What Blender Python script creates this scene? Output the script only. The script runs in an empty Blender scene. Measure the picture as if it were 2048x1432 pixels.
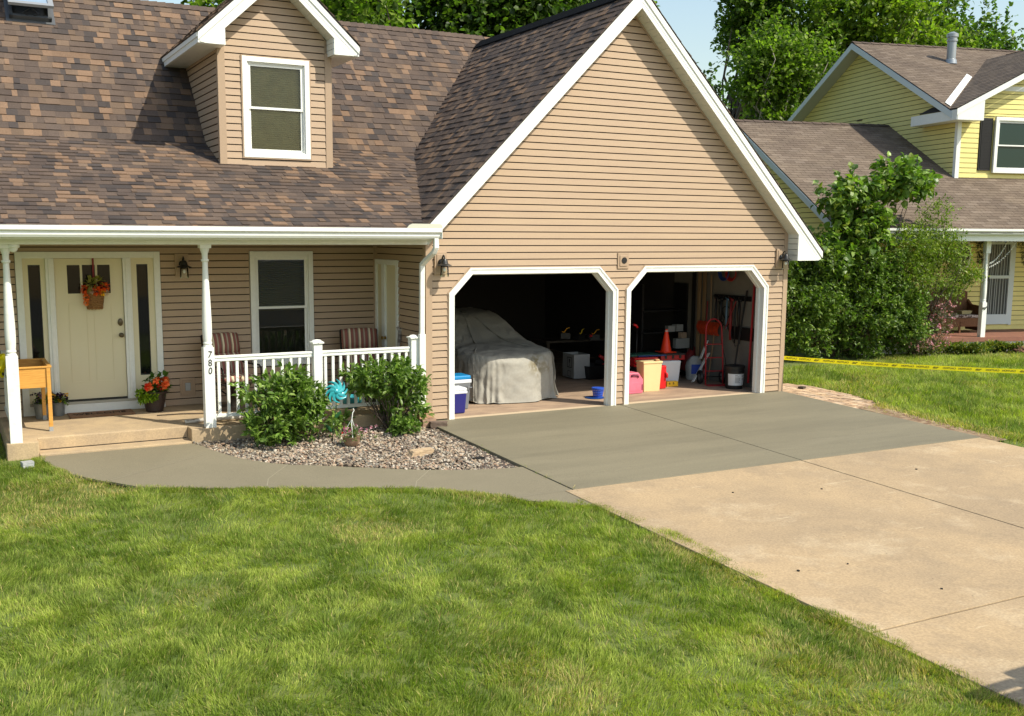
import bpy, math, random
import numpy as np
from mathutils import Vector, Matrix, noise
D2R = math.radians
rnd = random.Random(7)
rng = np.random.default_rng(11)
SC = bpy.context.scene
COL = SC.collection

# ------------------------------------------------------------------ camera
CAM_P = Vector((-6.1916, -13.6934, 2.7155)); YAW, PITCH, ROLL = 0.4864, -0.1395, 0.0055
FPX, CXP, CYP = 2076.94, 981.03, 761.88
cf = Vector((math.sin(YAW)*math.cos(PITCH), math.cos(YAW)*math.cos(PITCH), math.sin(PITCH)))
cr = Vector((math.cos(YAW), -math.sin(YAW), 0)); cu = cr.cross(cf)
cr, cu = math.cos(ROLL)*cr + math.sin(ROLL)*cu, -math.sin(ROLL)*cr + math.cos(ROLL)*cu
cam = bpy.data.cameras.new('camera'); camo = bpy.data.objects.new('camera', cam); COL.objects.link(camo)
camo.matrix_world = Matrix(((cr.x, cu.x, -cf.x, CAM_P.x), (cr.y, cu.y, -cf.y, CAM_P.y), (cr.z, cu.z, -cf.z, CAM_P.z), (0, 0, 0, 1)))
cam.sensor_fit = 'HORIZONTAL'; cam.sensor_width = 36; cam.lens = 36*FPX/2048
cam.shift_x = -(CXP-1024)/2048; cam.shift_y = (CYP-716)/2048
cam.clip_end = 600; cam.clip_start = .1
SC.camera = camo

# ------------------------------------------------------------------ light
SUN = Vector((.70, -1.0, 1.36)).normalized()
elev = math.asin(SUN.z); az = math.atan2(SUN.x, SUN.y)
w = bpy.data.worlds.new('World'); SC.world = w; w.use_nodes = True
nt = w.node_tree; nt.nodes.clear()
sky = nt.nodes.new('ShaderNodeTexSky'); sky.sky_type = 'NISHITA'; sky.sun_disc = False
sky.sun_elevation = elev; sky.sun_rotation = az; sky.air_density = 1.5; sky.dust_density = 1.6; sky.ozone_density = 1.0
bg = nt.nodes.new('ShaderNodeBackground'); bg.inputs[1].default_value = .15
out = nt.nodes.new('ShaderNodeOutputWorld'); nt.links.new(sky.outputs[0], bg.inputs[0]); nt.links.new(bg.outputs[0], out.inputs[0])
sl = bpy.data.lights.new('sun', 'SUN'); sl.energy = 4.5; sl.angle = D2R(.5); sl.color = (1, .937, .80)
so = bpy.data.objects.new('sun', sl); COL.objects.link(so); so.rotation_euler = SUN.to_track_quat('Z', 'Y').to_euler()
so.location = (0, -20, 30)
SC.view_settings.view_transform = 'Standard'; SC.view_settings.look = 'None'
SC.view_settings.exposure = .34; SC.view_settings.gamma = 1
SC.cycles.max_bounces = 6; SC.cycles.diffuse_bounces = 3; SC.cycles.glossy_bounces = 2
SC.cycles.transmission_bounces = 4; SC.cycles.transparent_max_bounces = 16

# ------------------------------------------------------------------ materials
_m = {}
def mat(name, c, rough=.6, c2=None, scale=6, stretch=(1, 1, 1), bump=0, bscale=80, attr=False, spec=.4, metal=0, fine=0, detail=4, contrast=(.35, .65), coat=0):
    if name in _m: return _m[name]
    m = bpy.data.materials.new(name); _m[name] = m; m.use_nodes = True; nt = m.node_tree; N = nt.nodes; L = nt.links
    p = N['Principled BSDF']; p.inputs['Roughness'].default_value = rough; p.inputs['Specular IOR Level'].default_value = spec
    p.inputs['Metallic'].default_value = metal
    if coat: p.inputs['Coat Weight'].default_value = coat; p.inputs['Coat Roughness'].default_value = .15
    c = tuple(c)+(1,); tc = N.new('ShaderNodeTexCoord'); mp = N.new('ShaderNodeMapping'); mp.inputs['Scale'].default_value = stretch
    L.new(tc.outputs['Object'], mp.inputs[0])
    src = None
    if attr:
        a = N.new('ShaderNodeAttribute'); a.attribute_name = 'Col'; src = a.outputs['Color']
    if c2 is not None:
        n = N.new('ShaderNodeTexNoise'); n.inputs['Scale'].default_value = scale; n.inputs['Detail'].default_value = detail; n.inputs['Roughness'].default_value = .6
        L.new(mp.outputs[0], n.inputs['Vector'])
        r = N.new('ShaderNodeMapRange'); r.inputs[1].default_value = contrast[0]; r.inputs[2].default_value = contrast[1]; L.new(n.outputs['Fac'], r.inputs[0])
        x = N.new('ShaderNodeMix'); x.data_type = 'RGBA'; L.new(r.outputs[0], x.inputs['Factor'])
        if src:
            x.blend_type = 'MULTIPLY'; L.new(src, x.inputs['A']); x.inputs['B'].default_value = tuple(c2)+(1,)
        else:
            x.inputs['A'].default_value = c; x.inputs['B'].default_value = tuple(c2)+(1,)
        src = x.outputs['Result']
    if fine:
        n = N.new('ShaderNodeTexNoise'); n.inputs['Scale'].default_value = bscale; n.inputs['Detail'].default_value = 3
        L.new(tc.outputs['Object'], n.inputs['Vector'])
        r = N.new('ShaderNodeMapRange'); r.inputs[1].default_value = .3; r.inputs[2].default_value = .7; r.inputs[3].default_value = 1-fine; r.inputs[4].default_value = 1+fine
        L.new(n.outputs['Fac'], r.inputs[0])
        v = N.new('ShaderNodeVectorMath'); v.operation = 'SCALE'
        if src: L.new(src, v.inputs[0])
        else: v.inputs[0].default_value = c[:3]
        L.new(r.outputs[0], v.inputs['Scale']); src = v.outputs[0]
    if src: L.new(src, p.inputs['Base Color'])
    else: p.inputs['Base Color'].default_value = c
    if bump:
        n = N.new('ShaderNodeTexNoise'); n.inputs['Scale'].default_value = bscale; n.inputs['Detail'].default_value = 4
        L.new(mp.outputs[0], n.inputs['Vector']); b = N.new('ShaderNodeBump'); b.inputs['Strength'].default_value = bump; b.inputs['Distance'].default_value = .01
        L.new(n.outputs['Fac'], b.inputs['Height']); L.new(b.outputs[0], p.inputs['Normal'])
    return m

def leafmat(name, trans=.35, rough=.45, tint=(.75, 1.0, .35), spec=.35):
    if name in _m: return _m[name]
    m = bpy.data.materials.new(name); _m[name] = m; m.use_nodes = True; N = m.node_tree.nodes; L = m.node_tree.links
    p = N['Principled BSDF']; p.inputs['Roughness'].default_value = rough; p.inputs['Specular IOR Level'].default_value = spec
    a = N.new('ShaderNodeAttribute'); a.attribute_name = 'Col'; L.new(a.outputs['Color'], p.inputs['Base Color'])
    t = N.new('ShaderNodeBsdfTranslucent')
    v = N.new('ShaderNodeVectorMath'); v.operation = 'MULTIPLY'; L.new(a.outputs['Color'], v.inputs[0]); v.inputs[1].default_value = tuple(1.6*q for q in tint)
    L.new(v.outputs[0], t.inputs['Color'])
    x = N.new('ShaderNodeMixShader'); x.inputs[0].default_value = trans; L.new(p.outputs[0], x.inputs[1]); L.new(t.outputs[0], x.inputs[2])
    L.new(x.outputs[0], N['Material Output'].inputs['Surface'])
    return m

def glassmat(name, tint=(.02, .025, .02), rough=.03):
    return mat(name, tint, rough, spec=.9)

WHITE = mat('white_vinyl', (.78, .79, .74), .45, fine=.03, bscale=20)
WHITEW = mat('white_weathered', (.76, .76, .70), .55, (.62, .62, .55), 14, contrast=(.55, .8))
SIDING = mat('tan_vinyl_siding', (.435, .315, .205), .5, (.405, .29, .195), 2.5, stretch=(.4, .4, 4), fine=.04, bscale=60)
LAP_SHADE = mat('siding_lap_shade', (.03, .022, .016), .95)  # lap shadow lines painted as a near-black strip under each course
YLAP_SHADE = mat('yellow_lap_shade', (.09, .075, .03), .95)  # the same painted lap shadow for the yellow courses
TANTRIM = mat('tan_trim', (.39, .28, .185), .5, fine=.03, bscale=40)
SHINGLE = mat('brown_shingle', (1, 1, 1), .9, (.80, .80, .82), 1.2, attr=True, fine=.38, bscale=170, bump=.5, spec=.15)
YSHING = mat('faded_shingle', (1, 1, 1), .92, (.78, .78, .8), .9, attr=True, fine=.25, bscale=60, spec=.15)
YSID = mat('yellow_siding', (.78, .68, .25), .55, (.72, .63, .235), 2, fine=.04, bscale=40)
def concrete(name, base, stain, light, rough=.85, s_big=.55, s_mid=3.2, speck=60, str_=(1, 1, 1), amt=.5, scr=.5, bump=.25):
    m = bpy.data.materials.new(name); _m[name] = m; m.use_nodes = True; N = m.node_tree.nodes; L = m.node_tree.links; p = N['Principled BSDF']; p.inputs['Roughness'].default_value = rough; p.inputs['Specular IOR Level'].default_value = .3
    tc = N.new('ShaderNodeTexCoord'); mp = N.new('ShaderNodeMapping'); mp.inputs['Scale'].default_value = str_; mp.inputs['Rotation'].default_value = (0, 0, .25); L.new(tc.outputs['Object'], mp.inputs[0])
    def nz(sc, det, lo, hi, a, b, vec=None, rg=.6, dist=0):
        n = N.new('ShaderNodeTexNoise'); n.inputs['Scale'].default_value = sc; n.inputs['Detail'].default_value = det; n.inputs['Roughness'].default_value = rg; n.inputs['Distortion'].default_value = dist; L.new(vec or mp.outputs[0], n.inputs['Vector'])
        r = N.new('ShaderNodeMapRange'); r.inputs[1].default_value = lo; r.inputs[2].default_value = hi; r.inputs[3].default_value = a; r.inputs[4].default_value = b; L.new(n.outputs['Fac'], r.inputs[0]); return r.outputs[0], n
    def mix(f, a, b):
        x = N.new('ShaderNodeMix'); x.data_type = 'RGBA'; L.new(f, x.inputs['Factor'])
        for k, v in (('A', a), ('B', b)):
            if isinstance(v, tuple): x.inputs[k].default_value = (*v, 1)
            else: L.new(v, x.inputs[k])
        return x.outputs['Result']
    f1, _ = nz(s_big, 6, .38, .68, 0, amt, dist=.4); c = mix(f1, base, stain); f2, _ = nz(s_mid, 8, .48, .72, 0, amt*.8, rg=.7); c = mix(f2, c, stain)
    f3, _ = nz(s_mid*.6, 7, .55, .75, 0, scr, rg=.65); c = mix(f3, c, light)
    mp2 = N.new('ShaderNodeMapping'); mp2.inputs['Scale'].default_value = (.6, 5, 1); mp2.inputs['Rotation'].default_value = (0, 0, 1.0); L.new(tc.outputs['Object'], mp2.inputs[0])
    f4, _ = nz(4, 5, .64, .72, 0, scr, vec=mp2.outputs[0]); c = mix(f4, c, light)
    f5, n5 = nz(speck, 3, .35, .65, .86, 1.14, vec=tc.outputs['Object']); v = N.new('ShaderNodeVectorMath'); v.operation = 'SCALE'; L.new(c, v.inputs[0]); L.new(f5, v.inputs['Scale']); c2 = v.outputs[0]
    f6, _ = nz(26, 2, .70, .76, 0, .45, vec=tc.outputs['Object']); c2 = mix(f6, c2, tuple(q*.35 for q in stain)); L.new(c2, p.inputs['Base Color'])
    b = N.new('ShaderNodeBump'); b.inputs['Strength'].default_value = bump; b.inputs['Distance'].default_value = .006; L.new(n5.outputs['Fac'], b.inputs['Height']); L.new(b.outputs[0], p.inputs['Normal']); return m
NEWC = concrete('fresh_concrete', (.205, .180, .118), (.145, .128, .085), (.26, .23, .155), .7, s_big=.5, s_mid=1.6, speck=90, str_=(.35, 2.2, 1), amt=.75, scr=.35, bump=.12)
WALKC = concrete('fresh_path_concrete', (.205, .178, .118), (.175, .152, .10), (.25, .22, .15), .75, s_mid=2, speck=90, amt=.6, scr=.25, bump=.12)
OLDC = concrete('old_concrete', (.415, .300, .172), (.265, .20, .128), (.55, .44, .29), .88, s_big=.45, s_mid=2.2, speck=45, amt=.75, scr=.6, bump=.4)
PORCHC = mat('porch_concrete', (.46, .34, .20), .85, (.36, .27, .17), 4, fine=.12, bscale=60, bump=.2, detail=6)
SLABC = mat('garage_floor', (.40, .28, .185), .8, (.27, .19, .13), 2.2, fine=.1, bscale=50, detail=7, stretch=(1, 2.5, 1))
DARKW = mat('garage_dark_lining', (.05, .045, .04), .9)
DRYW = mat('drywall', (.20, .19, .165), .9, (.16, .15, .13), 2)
BLACK = mat('black_plastic', (.012, .012, .012), .45)
BLACKM = mat('black_metal', (.015, .015, .014), .4, spec=.5)
GLASS = mat('dark_window_glass', (.008, .009, .008), .04, spec=.35)
CREAMD = mat('cream_door_paint', (.70, .64, .44), .45)

# ------------------------------------------------------------------ mesh helpers
class MB:
    def __init__(s): s.v = []; s.f = []; s.c = []; s.mi = []; s.cc = (1, 1, 1); s.m = 0
    def add(s, vs, fs, m=None):
        o = len(s.v); s.v.extend(tuple(v) for v in vs); s.f.extend(tuple(i+o for i in f) for f in fs)
        s.c.extend([s.cc]*len(vs)); s.mi.extend([s.m if m is None else m]*len(fs)); return s
    def quad(s, a, b, c, d, m=None): return s.add((a, b, c, d), ((0, 1, 2, 3),), m)
    def box(s, x0, x1, y0, y1, z0, z1, M=None, m=None):
        vs = [Vector((x, y, z)) for z in (z0, z1) for y in (y0, y1) for x in (x0, x1)]
        if M is not None: vs = [M @ v for v in vs]
        return s.add(vs, ((0, 2, 3, 1), (4, 5, 7, 6), (0, 1, 5, 4), (2, 6, 7, 3), (0, 4, 6, 2), (1, 3, 7, 5)), m)
    def tube(s, pts, r, n=8, cap=True, m=None):
        pts = [Vector(p) for p in pts]; k = len(pts); rs = r if isinstance(r, (list, tuple)) else [r]*k
        vs = []; up = Vector((0, 0, 1)); pn = None
        for i, p in enumerate(pts):
            t = (pts[min(i+1, k-1)]-pts[max(i-1, 0)])
            if t.length < 1e-9: t = Vector((0, 0, 1))
            t.normalize()
            if pn is None: a = t.orthogonal().normalized()
            else:
                a = pn - t*pn.dot(t); a = a.normalized() if a.length > 1e-6 else t.orthogonal().normalized()
            pn = a; b = t.cross(a)
            for j in range(n):
                q = 2*math.pi*j/n; vs.append(p+(a*math.cos(q)+b*math.sin(q))*rs[i])
        fs = [(i*n+j, i*n+(j+1) % n, (i+1)*n+(j+1) % n, (i+1)*n+j) for i in range(k-1) for j in range(n)]
        if cap: fs += [tuple(range(n-1, -1, -1)), tuple((k-1)*n+j for j in range(n))]
        return s.add(vs, fs, m)
    def lathe(s, prof, c=(0, 0, 0), n=16, M=None, m=None, sx=1, sy=1):
        vs = []
        for r, z in prof:
            for j in range(n):
                q = 2*math.pi*j/n; v = Vector((c[0]+r*math.cos(q)*sx, c[1]+r*math.sin(q)*sy, c[2]+z)); vs.append(M @ v if M is not None else v)
        k = len(prof)
        fs = [(i*n+j, i*n+(j+1) % n, (i+1)*n+(j+1) % n, (i+1)*n+j) for i in range(k-1) for j in range(n)]
        fs += [tuple(range(n-1, -1, -1)), tuple((k-1)*n+j for j in range(n))]
        return s.add(vs, fs, m)
    def prism(s, poly, d, m=None):
        n = len(poly); d = Vector(d); a = [Vector(p) for p in poly]; b = [p+d for p in a]
        return s.add(a+b, [tuple(range(n-1, -1, -1)), tuple(range(n, 2*n))]+[(i, (i+1) % n, n+(i+1) % n, n+i) for i in range(n)], m)
    def sphere(s, c, r, n=10, k=7, m=None, sc=(1, 1, 1)):
        prof = [(max(1e-4, r*math.sin(math.pi*i/k)), -r*math.cos(math.pi*i/k)) for i in range(k+1)]
        M = Matrix.Translation(c) @ Matrix.Diagonal((*sc, 1)); return s.lathe(prof, n=n, M=M, m=m)
    def build(s, name, mats, parent=None, smooth=False, bevel=0, col=False, M=None, fixn=True):
        me = bpy.data.meshes.new(name); me.from_pydata(s.v, [], s.f)
        if not isinstance(mats, (list, tuple)): mats = [mats]
        for q in mats: me.materials.append(q)
        if len(mats) > 1: me.polygons.foreach_set('material_index', s.mi)
        if col:
            a = me.color_attributes.new('Col', 'FLOAT_COLOR', 'POINT'); arr = np.ones((len(s.v), 4)); arr[:, :3] = np.array(s.c)
            a.data.foreach_set('color', arr.ravel())
        if fixn:
            import bmesh
            bm = bmesh.new(); bm.from_mesh(me); bmesh.ops.recalc_face_normals(bm, faces=bm.faces); bm.to_mesh(me); bm.free()
        o = bpy.data.objects.new(name, me); COL.objects.link(o)
        if M is not None: o.matrix_local = M
        if parent is not None: o.parent = parent
        if smooth: me.shade_smooth() if smooth is True else me.shade_smooth()
        if smooth and smooth is not True:
            try: me.set_sharp_from_angle(angle=D2R(smooth))
            except Exception: pass
        if bevel:
            b = o.modifiers.new('bevel', 'BEVEL'); b.width = bevel; b.segments = 2; b.limit_method = 'ANGLE'; b.angle_limit = D2R(40)
        return o

def npmesh(name, V, F, mats, cols=None, parent=None, smooth=False):
    """V (n,3), F (m,k) constant polygon size"""
    me = bpy.data.meshes.new(name); n, k = F.shape
    me.vertices.add(len(V)); me.vertices.foreach_set('co', V.astype(np.float32).ravel())
    me.loops.add(n*k); me.loops.foreach_set('vertex_index', F.astype(np.int32).ravel())
    me.polygons.add(n); me.polygons.foreach_set('loop_start', np.arange(0, n*k, k, dtype=np.int32))
    me.polygons.foreach_set('use_smooth', np.full(n, smooth))
    if not isinstance(mats, (list, tuple)): mats = [mats]
    for q in mats: me.materials.append(q)
    if cols is not None:
        a = me.color_attributes.new('Col', 'FLOAT_COLOR', 'POINT'); arr = np.ones((len(V), 4), np.float32); arr[:, :3] = cols; a.data.foreach_set('color', arr.ravel())
    me.update(calc_edges=True); me.validate()
    o = bpy.data.objects.new(name, me); COL.objects.link(o)
    if parent is not None: o.parent = parent
    return o

def tag(o, label, cat, group=None):
    o['label'] = label; o['category'] = cat
    if group: o['group'] = group
    return o
def thing(name, label, cat, loc=(0, 0, 0), rz=0, group=None):
    o = bpy.data.objects.new(name, None); COL.objects.link(o); o.location = loc; o.rotation_euler = (0, 0, rz); o.empty_display_size = .2
    return tag(o, label, cat, group)
def struct(o, kind='structure', label=None):
    o['kind'] = kind
    if label: o['label'] = label
    return o
def dup(root, loc, rz=None, label=None):
    r = root.copy(); COL.objects.link(r); r.location = loc
    if rz is not None: r.rotation_euler = (0, 0, rz)
    if label: r['label'] = label
    def rec(a, b):
        for ch in list(a.children):
            c = ch.copy(); COL.objects.link(c); c.parent = b; rec(ch, c)
    rec(root, r); return r

def gz(y): return .03*y if y < 0 else 0.0
def pip(P, poly):
    x, y = P[:, 0], P[:, 1]; ins = np.zeros(len(P), bool); n = len(poly)
    for i in range(n):
        x1, y1 = poly[i]; x2, y2 = poly[(i+1) % n]
        c = ((y1 > y) != (y2 > y)) & (x < (x2-x1)*(y-y1)/((y2-y1) or 1e-9)+x1); ins ^= c
    return ins
def vnoise(x, y, scale, seed):
    r = np.random.default_rng(seed); g = r.random((128, 128)); x = np.asarray(x)*scale+500; y = np.asarray(y)*scale+500
    xi = np.floor(x).astype(int); yi = np.floor(y).astype(int); fx = x-xi; fy = y-yi; fx = fx*fx*(3-2*fx); fy = fy*fy*(3-2*fy)
    G = lambda a, b: g[a % 128, b % 128]
    return (G(xi, yi)*(1-fx)+G(xi+1, yi)*fx)*(1-fy)+(G(xi, yi+1)*(1-fx)+G(xi+1, yi+1)*fx)*fy
def inview(P, pad=.12):
    d = P-np.array(CAM_P); w = d @ np.array(cf); u = CXP+FPX*(d @ np.array(cr))/w; v = CYP-FPX*(d @ np.array(cu))/w
    return (w > .5) & (u > -2048*pad) & (u < 2048*(1+pad)) & (v > -1432*pad) & (v < 1432*(1+pad)), w

# lap siding -----------------------------------------------------------------
def siding(mb, O, U, Nn, zlo, zhi, span, course=.1016, proud=.016, brk=()):
    """O point at z=0 of the wall plane, U horizontal direction, Nn outward normal; span(z)->[(a,b)...]"""
    O = Vector(O); U = Vector(U); Nn = Vector(Nn); Z = Vector((0, 0, 1)); k = 0; z = zlo
    while z < zhi-1e-4:
        z1 = min(z+course, zhi); sl_ = z1-.015; cuts = sorted({z, z1, sl_} | {b for b in brk if z+1e-4 < b < z1-1e-4})
        for a, b in zip(cuts, cuts[1:]):
            if b-a < 1e-6: continue
            slot = a >= sl_-1e-6
            f = lambda t: .026-.010*(t-z)/course
            oa, ob = (.003, .003) if slot else (f(a), f(b))
            sa = span(a+1e-5); sb = span(b-1e-5)
            if len(sa) != len(sb): sb = sa = span((a+b)/2)
            for (p, q), (r, t) in zip(sa, sb):
                if q-p < .004 and t-r < .004: continue
                P = [O+U*p+Z*a+Nn*oa, O+U*q+Z*a+Nn*oa, O+U*t+Z*b+Nn*ob, O+U*r+Z*b+Nn*ob]
                mb.add(P, ((0, 1, 2, 3),), 1 if slot else 0)  # back of the slot takes the painted lap shade
                if a == z or (slot and abs(a-sl_) < 1e-6):
                    oo = oa if a == z else f(a)
                    mb.add([O+U*p+Z*a+Nn*.0, O+U*q+Z*a+Nn*.0, O+U*q+Z*a+Nn*oo, O+U*p+Z*a+Nn*oo], ((0, 1, 2, 3),))
        z = z1; k += 1
def subtract(spans, a, b):
    r = []
    for p, q in spans:
        if b <= p or a >= q: r.append((p, q)); continue
        if a > p: r.append((p, a))
        if b < q: r.append((b, q))
    return r

# shingles -------------------------------------------------------------------
SH_PAL = [(.120, .088, .068)]*8+[(.098, .074, .060)]*6+[(.070, .058, .052)]*4+[(.215, .140, .090)]*3+[(.160, .112, .078)]*3
def shingles(mb, O, U, V, ulen, vlen, course=.143, skip=None, pal=SH_PAL, wmin=.06, wmax=.22, tabs=None, seed=1, jit=.05, lift=.009):
    O = Vector(O); U = Vector(U).normalized(); V = Vector(V).normalized(); N = U.cross(V).normalized()
    if N.z < 0: N = -N
    r = random.Random(seed); nr = int(math.ceil(vlen/course))
    for i in range(nr):
        v0 = i*course; v1 = min(v0+course*1.12, vlen+.02); u = -r.random()*wmax if not tabs else -(tabs/2)*(i % 2)-r.random()*.02
        while u < ulen:
            ww = tabs if tabs else r.uniform(wmin, wmax); a, b = max(0, u), min(ulen, u+ww-(.008 if tabs else 0)); u += ww
            if b-a < .01: continue
            if skip and skip((a+b)/2, v0+.07): continue
            h = (.008 if tabs else .007)+(lift if (not tabs and r.random() < .5) else 0)
            c = r.choice(pal); k = 1+r.uniform(-jit, jit)*2; mb.cc = tuple(q*k for q in c)
            dz = r.uniform(-.002, .002)
            B = [O+U*a+V*(v0+dz)+N*h, O+U*b+V*(v0+dz)+N*h, O+U*b+V*v1+N*.001, O+U*a+V*v1+N*.001]
            C = [O+U*a+V*(v0+dz)-N*.004, O+U*b+V*(v0+dz)-N*.004]
            mb.add(B+C, ((0, 1, 2, 3), (4, 5, 1, 0), (4, 0, 3), (5, 2, 1)))
    mb.cc = (1, 1, 1)

def clearglass(name='clear_pane', tint=(.62, .66, .58)):
    if name in _m: return _m[name]
    m = bpy.data.materials.new(name); _m[name] = m; m.use_nodes = True; N = m.node_tree.nodes; L = m.node_tree.links
    N.remove(N['Principled BSDF']); t = N.new('ShaderNodeBsdfTransparent'); t.inputs[0].default_value = (*tint, 1)
    g = N.new('ShaderNodeBsdfGlossy'); g.inputs['Roughness'].default_value = .02; f = N.new('ShaderNodeFresnel'); f.inputs[0].default_value = 1.5
    x = N.new('ShaderNodeMixShader'); L.new(f.outputs[0], x.inputs[0]); L.new(t.outputs[0], x.inputs[1]); L.new(g.outputs[0], x.inputs[2])
    L.new(x.outputs[0], N['Material Output'].inputs[0]); return m
PANE = clearglass()
BLIND = mat('olive_cell_blind', (.42, .38, .22), .8, fine=.1, bscale=8)
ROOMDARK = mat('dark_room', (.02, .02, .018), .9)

# ================================================================== SETTING
# ground sheets (drop 3 percent towards the street)
def sheet(name, poly, dz, m, drop=True, label=None, thick=0):
    mb = MB(); P = [(x, y, (gz(y) if drop else 0)+dz) for x, y in poly]; n = len(P)
    if thick: mb.prism([(x, y, z-thick) for x, y, z in P], (0, 0, thick))
    else: mb.add(P, (tuple(range(n)),))
    return struct(mb.build(name, m), label=label)
SOIL = mat('lawn_soil', (.085, .125, .022), .95, (.13, .15, .035), 3, bump=.4, bscale=40)
gm = MB()
for (x0, x1) in ((-400, 400),):
    gm.add([(x0, 0, -.03), (x1, 0, -.03), (x1, 500, -.03), (x0, 500, -.03), (x0, -60, -1.83), (x1, -60, -1.83)], ((0, 1, 2, 3), (4, 5, 1, 0)))
struct(gm.build('ground', SOIL))
PATH_OUT = [(-5.25, -.10), (-5.15, -.66), (-4.97, -1.15), (-4.74, -1.53), (-4.62, -1.66), (-4.41, -1.95), (-4.15, -2.1), (-3.72, -2.32), (-3.12, -2.58), (-2.48, -2.88), (-2.08, -3.03), (-1.68, -3.23), (-1.35, -3.50), (-1.15, -3.66), (-.90, -3.92), (-.72, -4.2), (-.35, -4.52), (-.035, -4.78)]
PATH_IN = [(-3.42, -.07), (-3.33, -.22), (-3.27, -.5), (-3.16, -.83), (-3.06, -1.08), (-2.93, -1.30), (-2.78, -1.49), (-2.59, -1.66), (-2.15, -1.93), (-1.81, -2.16), (-1.21, -2.54), (-.73, -2.76), (-.29, -2.87), (-.035, -2.89)]
PATH = PATH_OUT+PATH_IN[::-1]
sheet('path', PATH, .0, WALKC, thick=.1)
DRV_NEW = [(-.03, -.03), (-.03, -4.05), (3.5, -4.045), (6.86, -4.1), (6.89, -1.75), (6.83, -.02)]
def drive_slab(name, xs, ys, z, m, th=.13):
    mb = MB()
    x0, x1 = xs; y0, y1 = ys; mb.prism([(x0, y0, gz(y0)+z-th), (x1, y0, gz(y0)+z-th), (x1, y1, gz(y1)+z-th), (x0, y1, gz(y1)+z-th)], (0, 0, th)); return mb
mbn = MB()
for xs in ((-.03, 3.405), (3.418, 6.87)):
    q = drive_slab('', xs, (-4.045, -.012), .012, NEWC); mbn.add(q.v, q.f)
struct(mbn.build('new_driveway', NEWC, bevel=.005))
mbo = MB()
for xs in ((-.14, 3.400), (3.418, 6.84)):
    for ys in ((-8.392, -4.052), (-12.8, -8.412), (-17.2, -12.82)):
        q = drive_slab('', xs, ys, .008, OLDC); mbo.add(q.v, q.f)
struct(mbo.build('old_driveway', OLDC, bevel=.006))
# joint filler under the slabs
jf = MB(); jf.add([(.02, -17, gz(-17)-.004), (6.8, -17, gz(-17)-.004), (6.8, -.02, -.006), (.02, -.02, -.006)], ((0, 1, 2, 3),)); struct(jf.build('driveway_joint_filler', mat('joint_dirt', (.012, .010, .008), .98)))
# pavers beside the garage
PAV = [(6.88, .03), (6.90, -1.72), (7.22, -1.75), (7.70, -1.42), (7.86, -.63), (7.88, .35), (7.7, .9), (7.6, 6), (6.9, 6)]
sheet('paver_bed', PAV, -.02, mat('paver_sand', (.20, .13, .08), .95))
pv = MB(); PAVM = mat('paver_bricks', (1, 1, 1), .9, (.7, .7, .7), 9, attr=True, fine=.15, bscale=60)
for i in range(14):
    for j in range(62):
        x = 6.93+i*.105; y = -1.74+j*.205*.5+(.05 if i % 2 else 0); 
        if j % 2: continue
        if pip(np.array([[x+.05, y+.1]]), PAV)[0] and pip(np.array([[x+.02, y+.02]]), PAV)[0]:
            c = rnd.choice([(.58, .40, .24), (.52, .35, .21), (.64, .47, .30), (.54, .39, .26), (.45, .30, .19)]); k = rnd.uniform(.85, 1.12); pv.cc = tuple(q*k for q in c)
            z = (gz(y)-.006+rnd.uniform(-.004, .004)); pv.box(x, x+.1, y, y+.197, z-.03, z)
struct(pv.build('paver_path', PAVM, col=True))
# street behind the photographer
struct(MB().add([(-60, -60, -1.80), (60, -60, -1.80), (60, -17.4, -.515), (-60, -17.4, -.515)], ((0, 1, 2, 3),)).build('street', mat('asphalt', (.05, .05, .05), .9, fine=.2, bscale=30)))
# score lines on the path, thin pale chalky grooves
mbj = MB()
for a, b in (((-3.38, -.74), (-4.64, -1.58)), ((-2.60, -1.66), (-3.0, -2.22)), ((-3.0, -2.22), (-3.1, -2.52)), ((-1.15, -2.6), (-1.49, -3.0)), ((-1.49, -3.0), (-1.6, -3.22)), ((-.06, -4.03), (-.72, -4.04))):
    a3 = Vector((a[0], a[1], gz(a[1])+.003)); b3 = Vector((b[0], b[1], gz(b[1])+.003)); n = (b3-a3).cross(Vector((0, 0, 1))).normalized()*.004
    mbj.quad(a3-n, a3+n, b3+n, b3-n)
struct(mbj.build('path_joints', mat('chalk_joint', (.30, .27, .19), .9)))
# landscape edging: black strip along the outer path edge
e = MB()
for (a, b) in zip(PATH_OUT[2:7], PATH_OUT[3:8]):
    a3 = Vector((a[0]-.015, a[1]-.02, gz(a[1])-.06)); b3 = Vector((b[0]-.015, b[1]-.02, gz(b[1])-.06)); e.prism([a3, b3, b3+Vector((-.01, -.015, 0)), a3+Vector((-.01, -.015, 0))], (0, 0, .055))
tag(e.build('lawn_edging', mat('edging_black', (.03, .028, .025), .6)), 'black edging strip showing between the curved path and the lawn', 'edging')

# ================================================================== TAN HOUSE
H = thing('house', 'tan sided house with brown shingle roof, white trimmed porch and open double garage', 'house')
H['label'] = 'tan sided house with brown shingle roof, white trimmed porch and open double garage'
W = 6.86; RX = 3.47; RZ = 6.44; DW = 1.95
DX = (.342, 3.477); OW = 2.967
def chamf(x0, z):
    t = max(0, (z-1.875)/.36); return x0+.3515*t, x0+OW-.3515*t
def span_g(z):
    a = .075; b = W-.075
    if z > 2.69: a = z-2.69
    if z > 2.77: b = 9.63-z
    s = [(a, b)] if b > a else []
    if z < 2.235:
        for x0 in DX:
            p, q = chamf(x0, z); s = subtract(s, p, q)
    return s
gs = MB(); siding(gs, (0, 0, 0), (1, 0, 0), (0, -1, 0), .03, 6.2, span_g, brk=(1.875, 2.235, 2.69, 2.77)); gs.build('gable_siding', [SIDING, LAP_SHADE], H, fixn=False)
core = MB(); yb = .16
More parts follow.
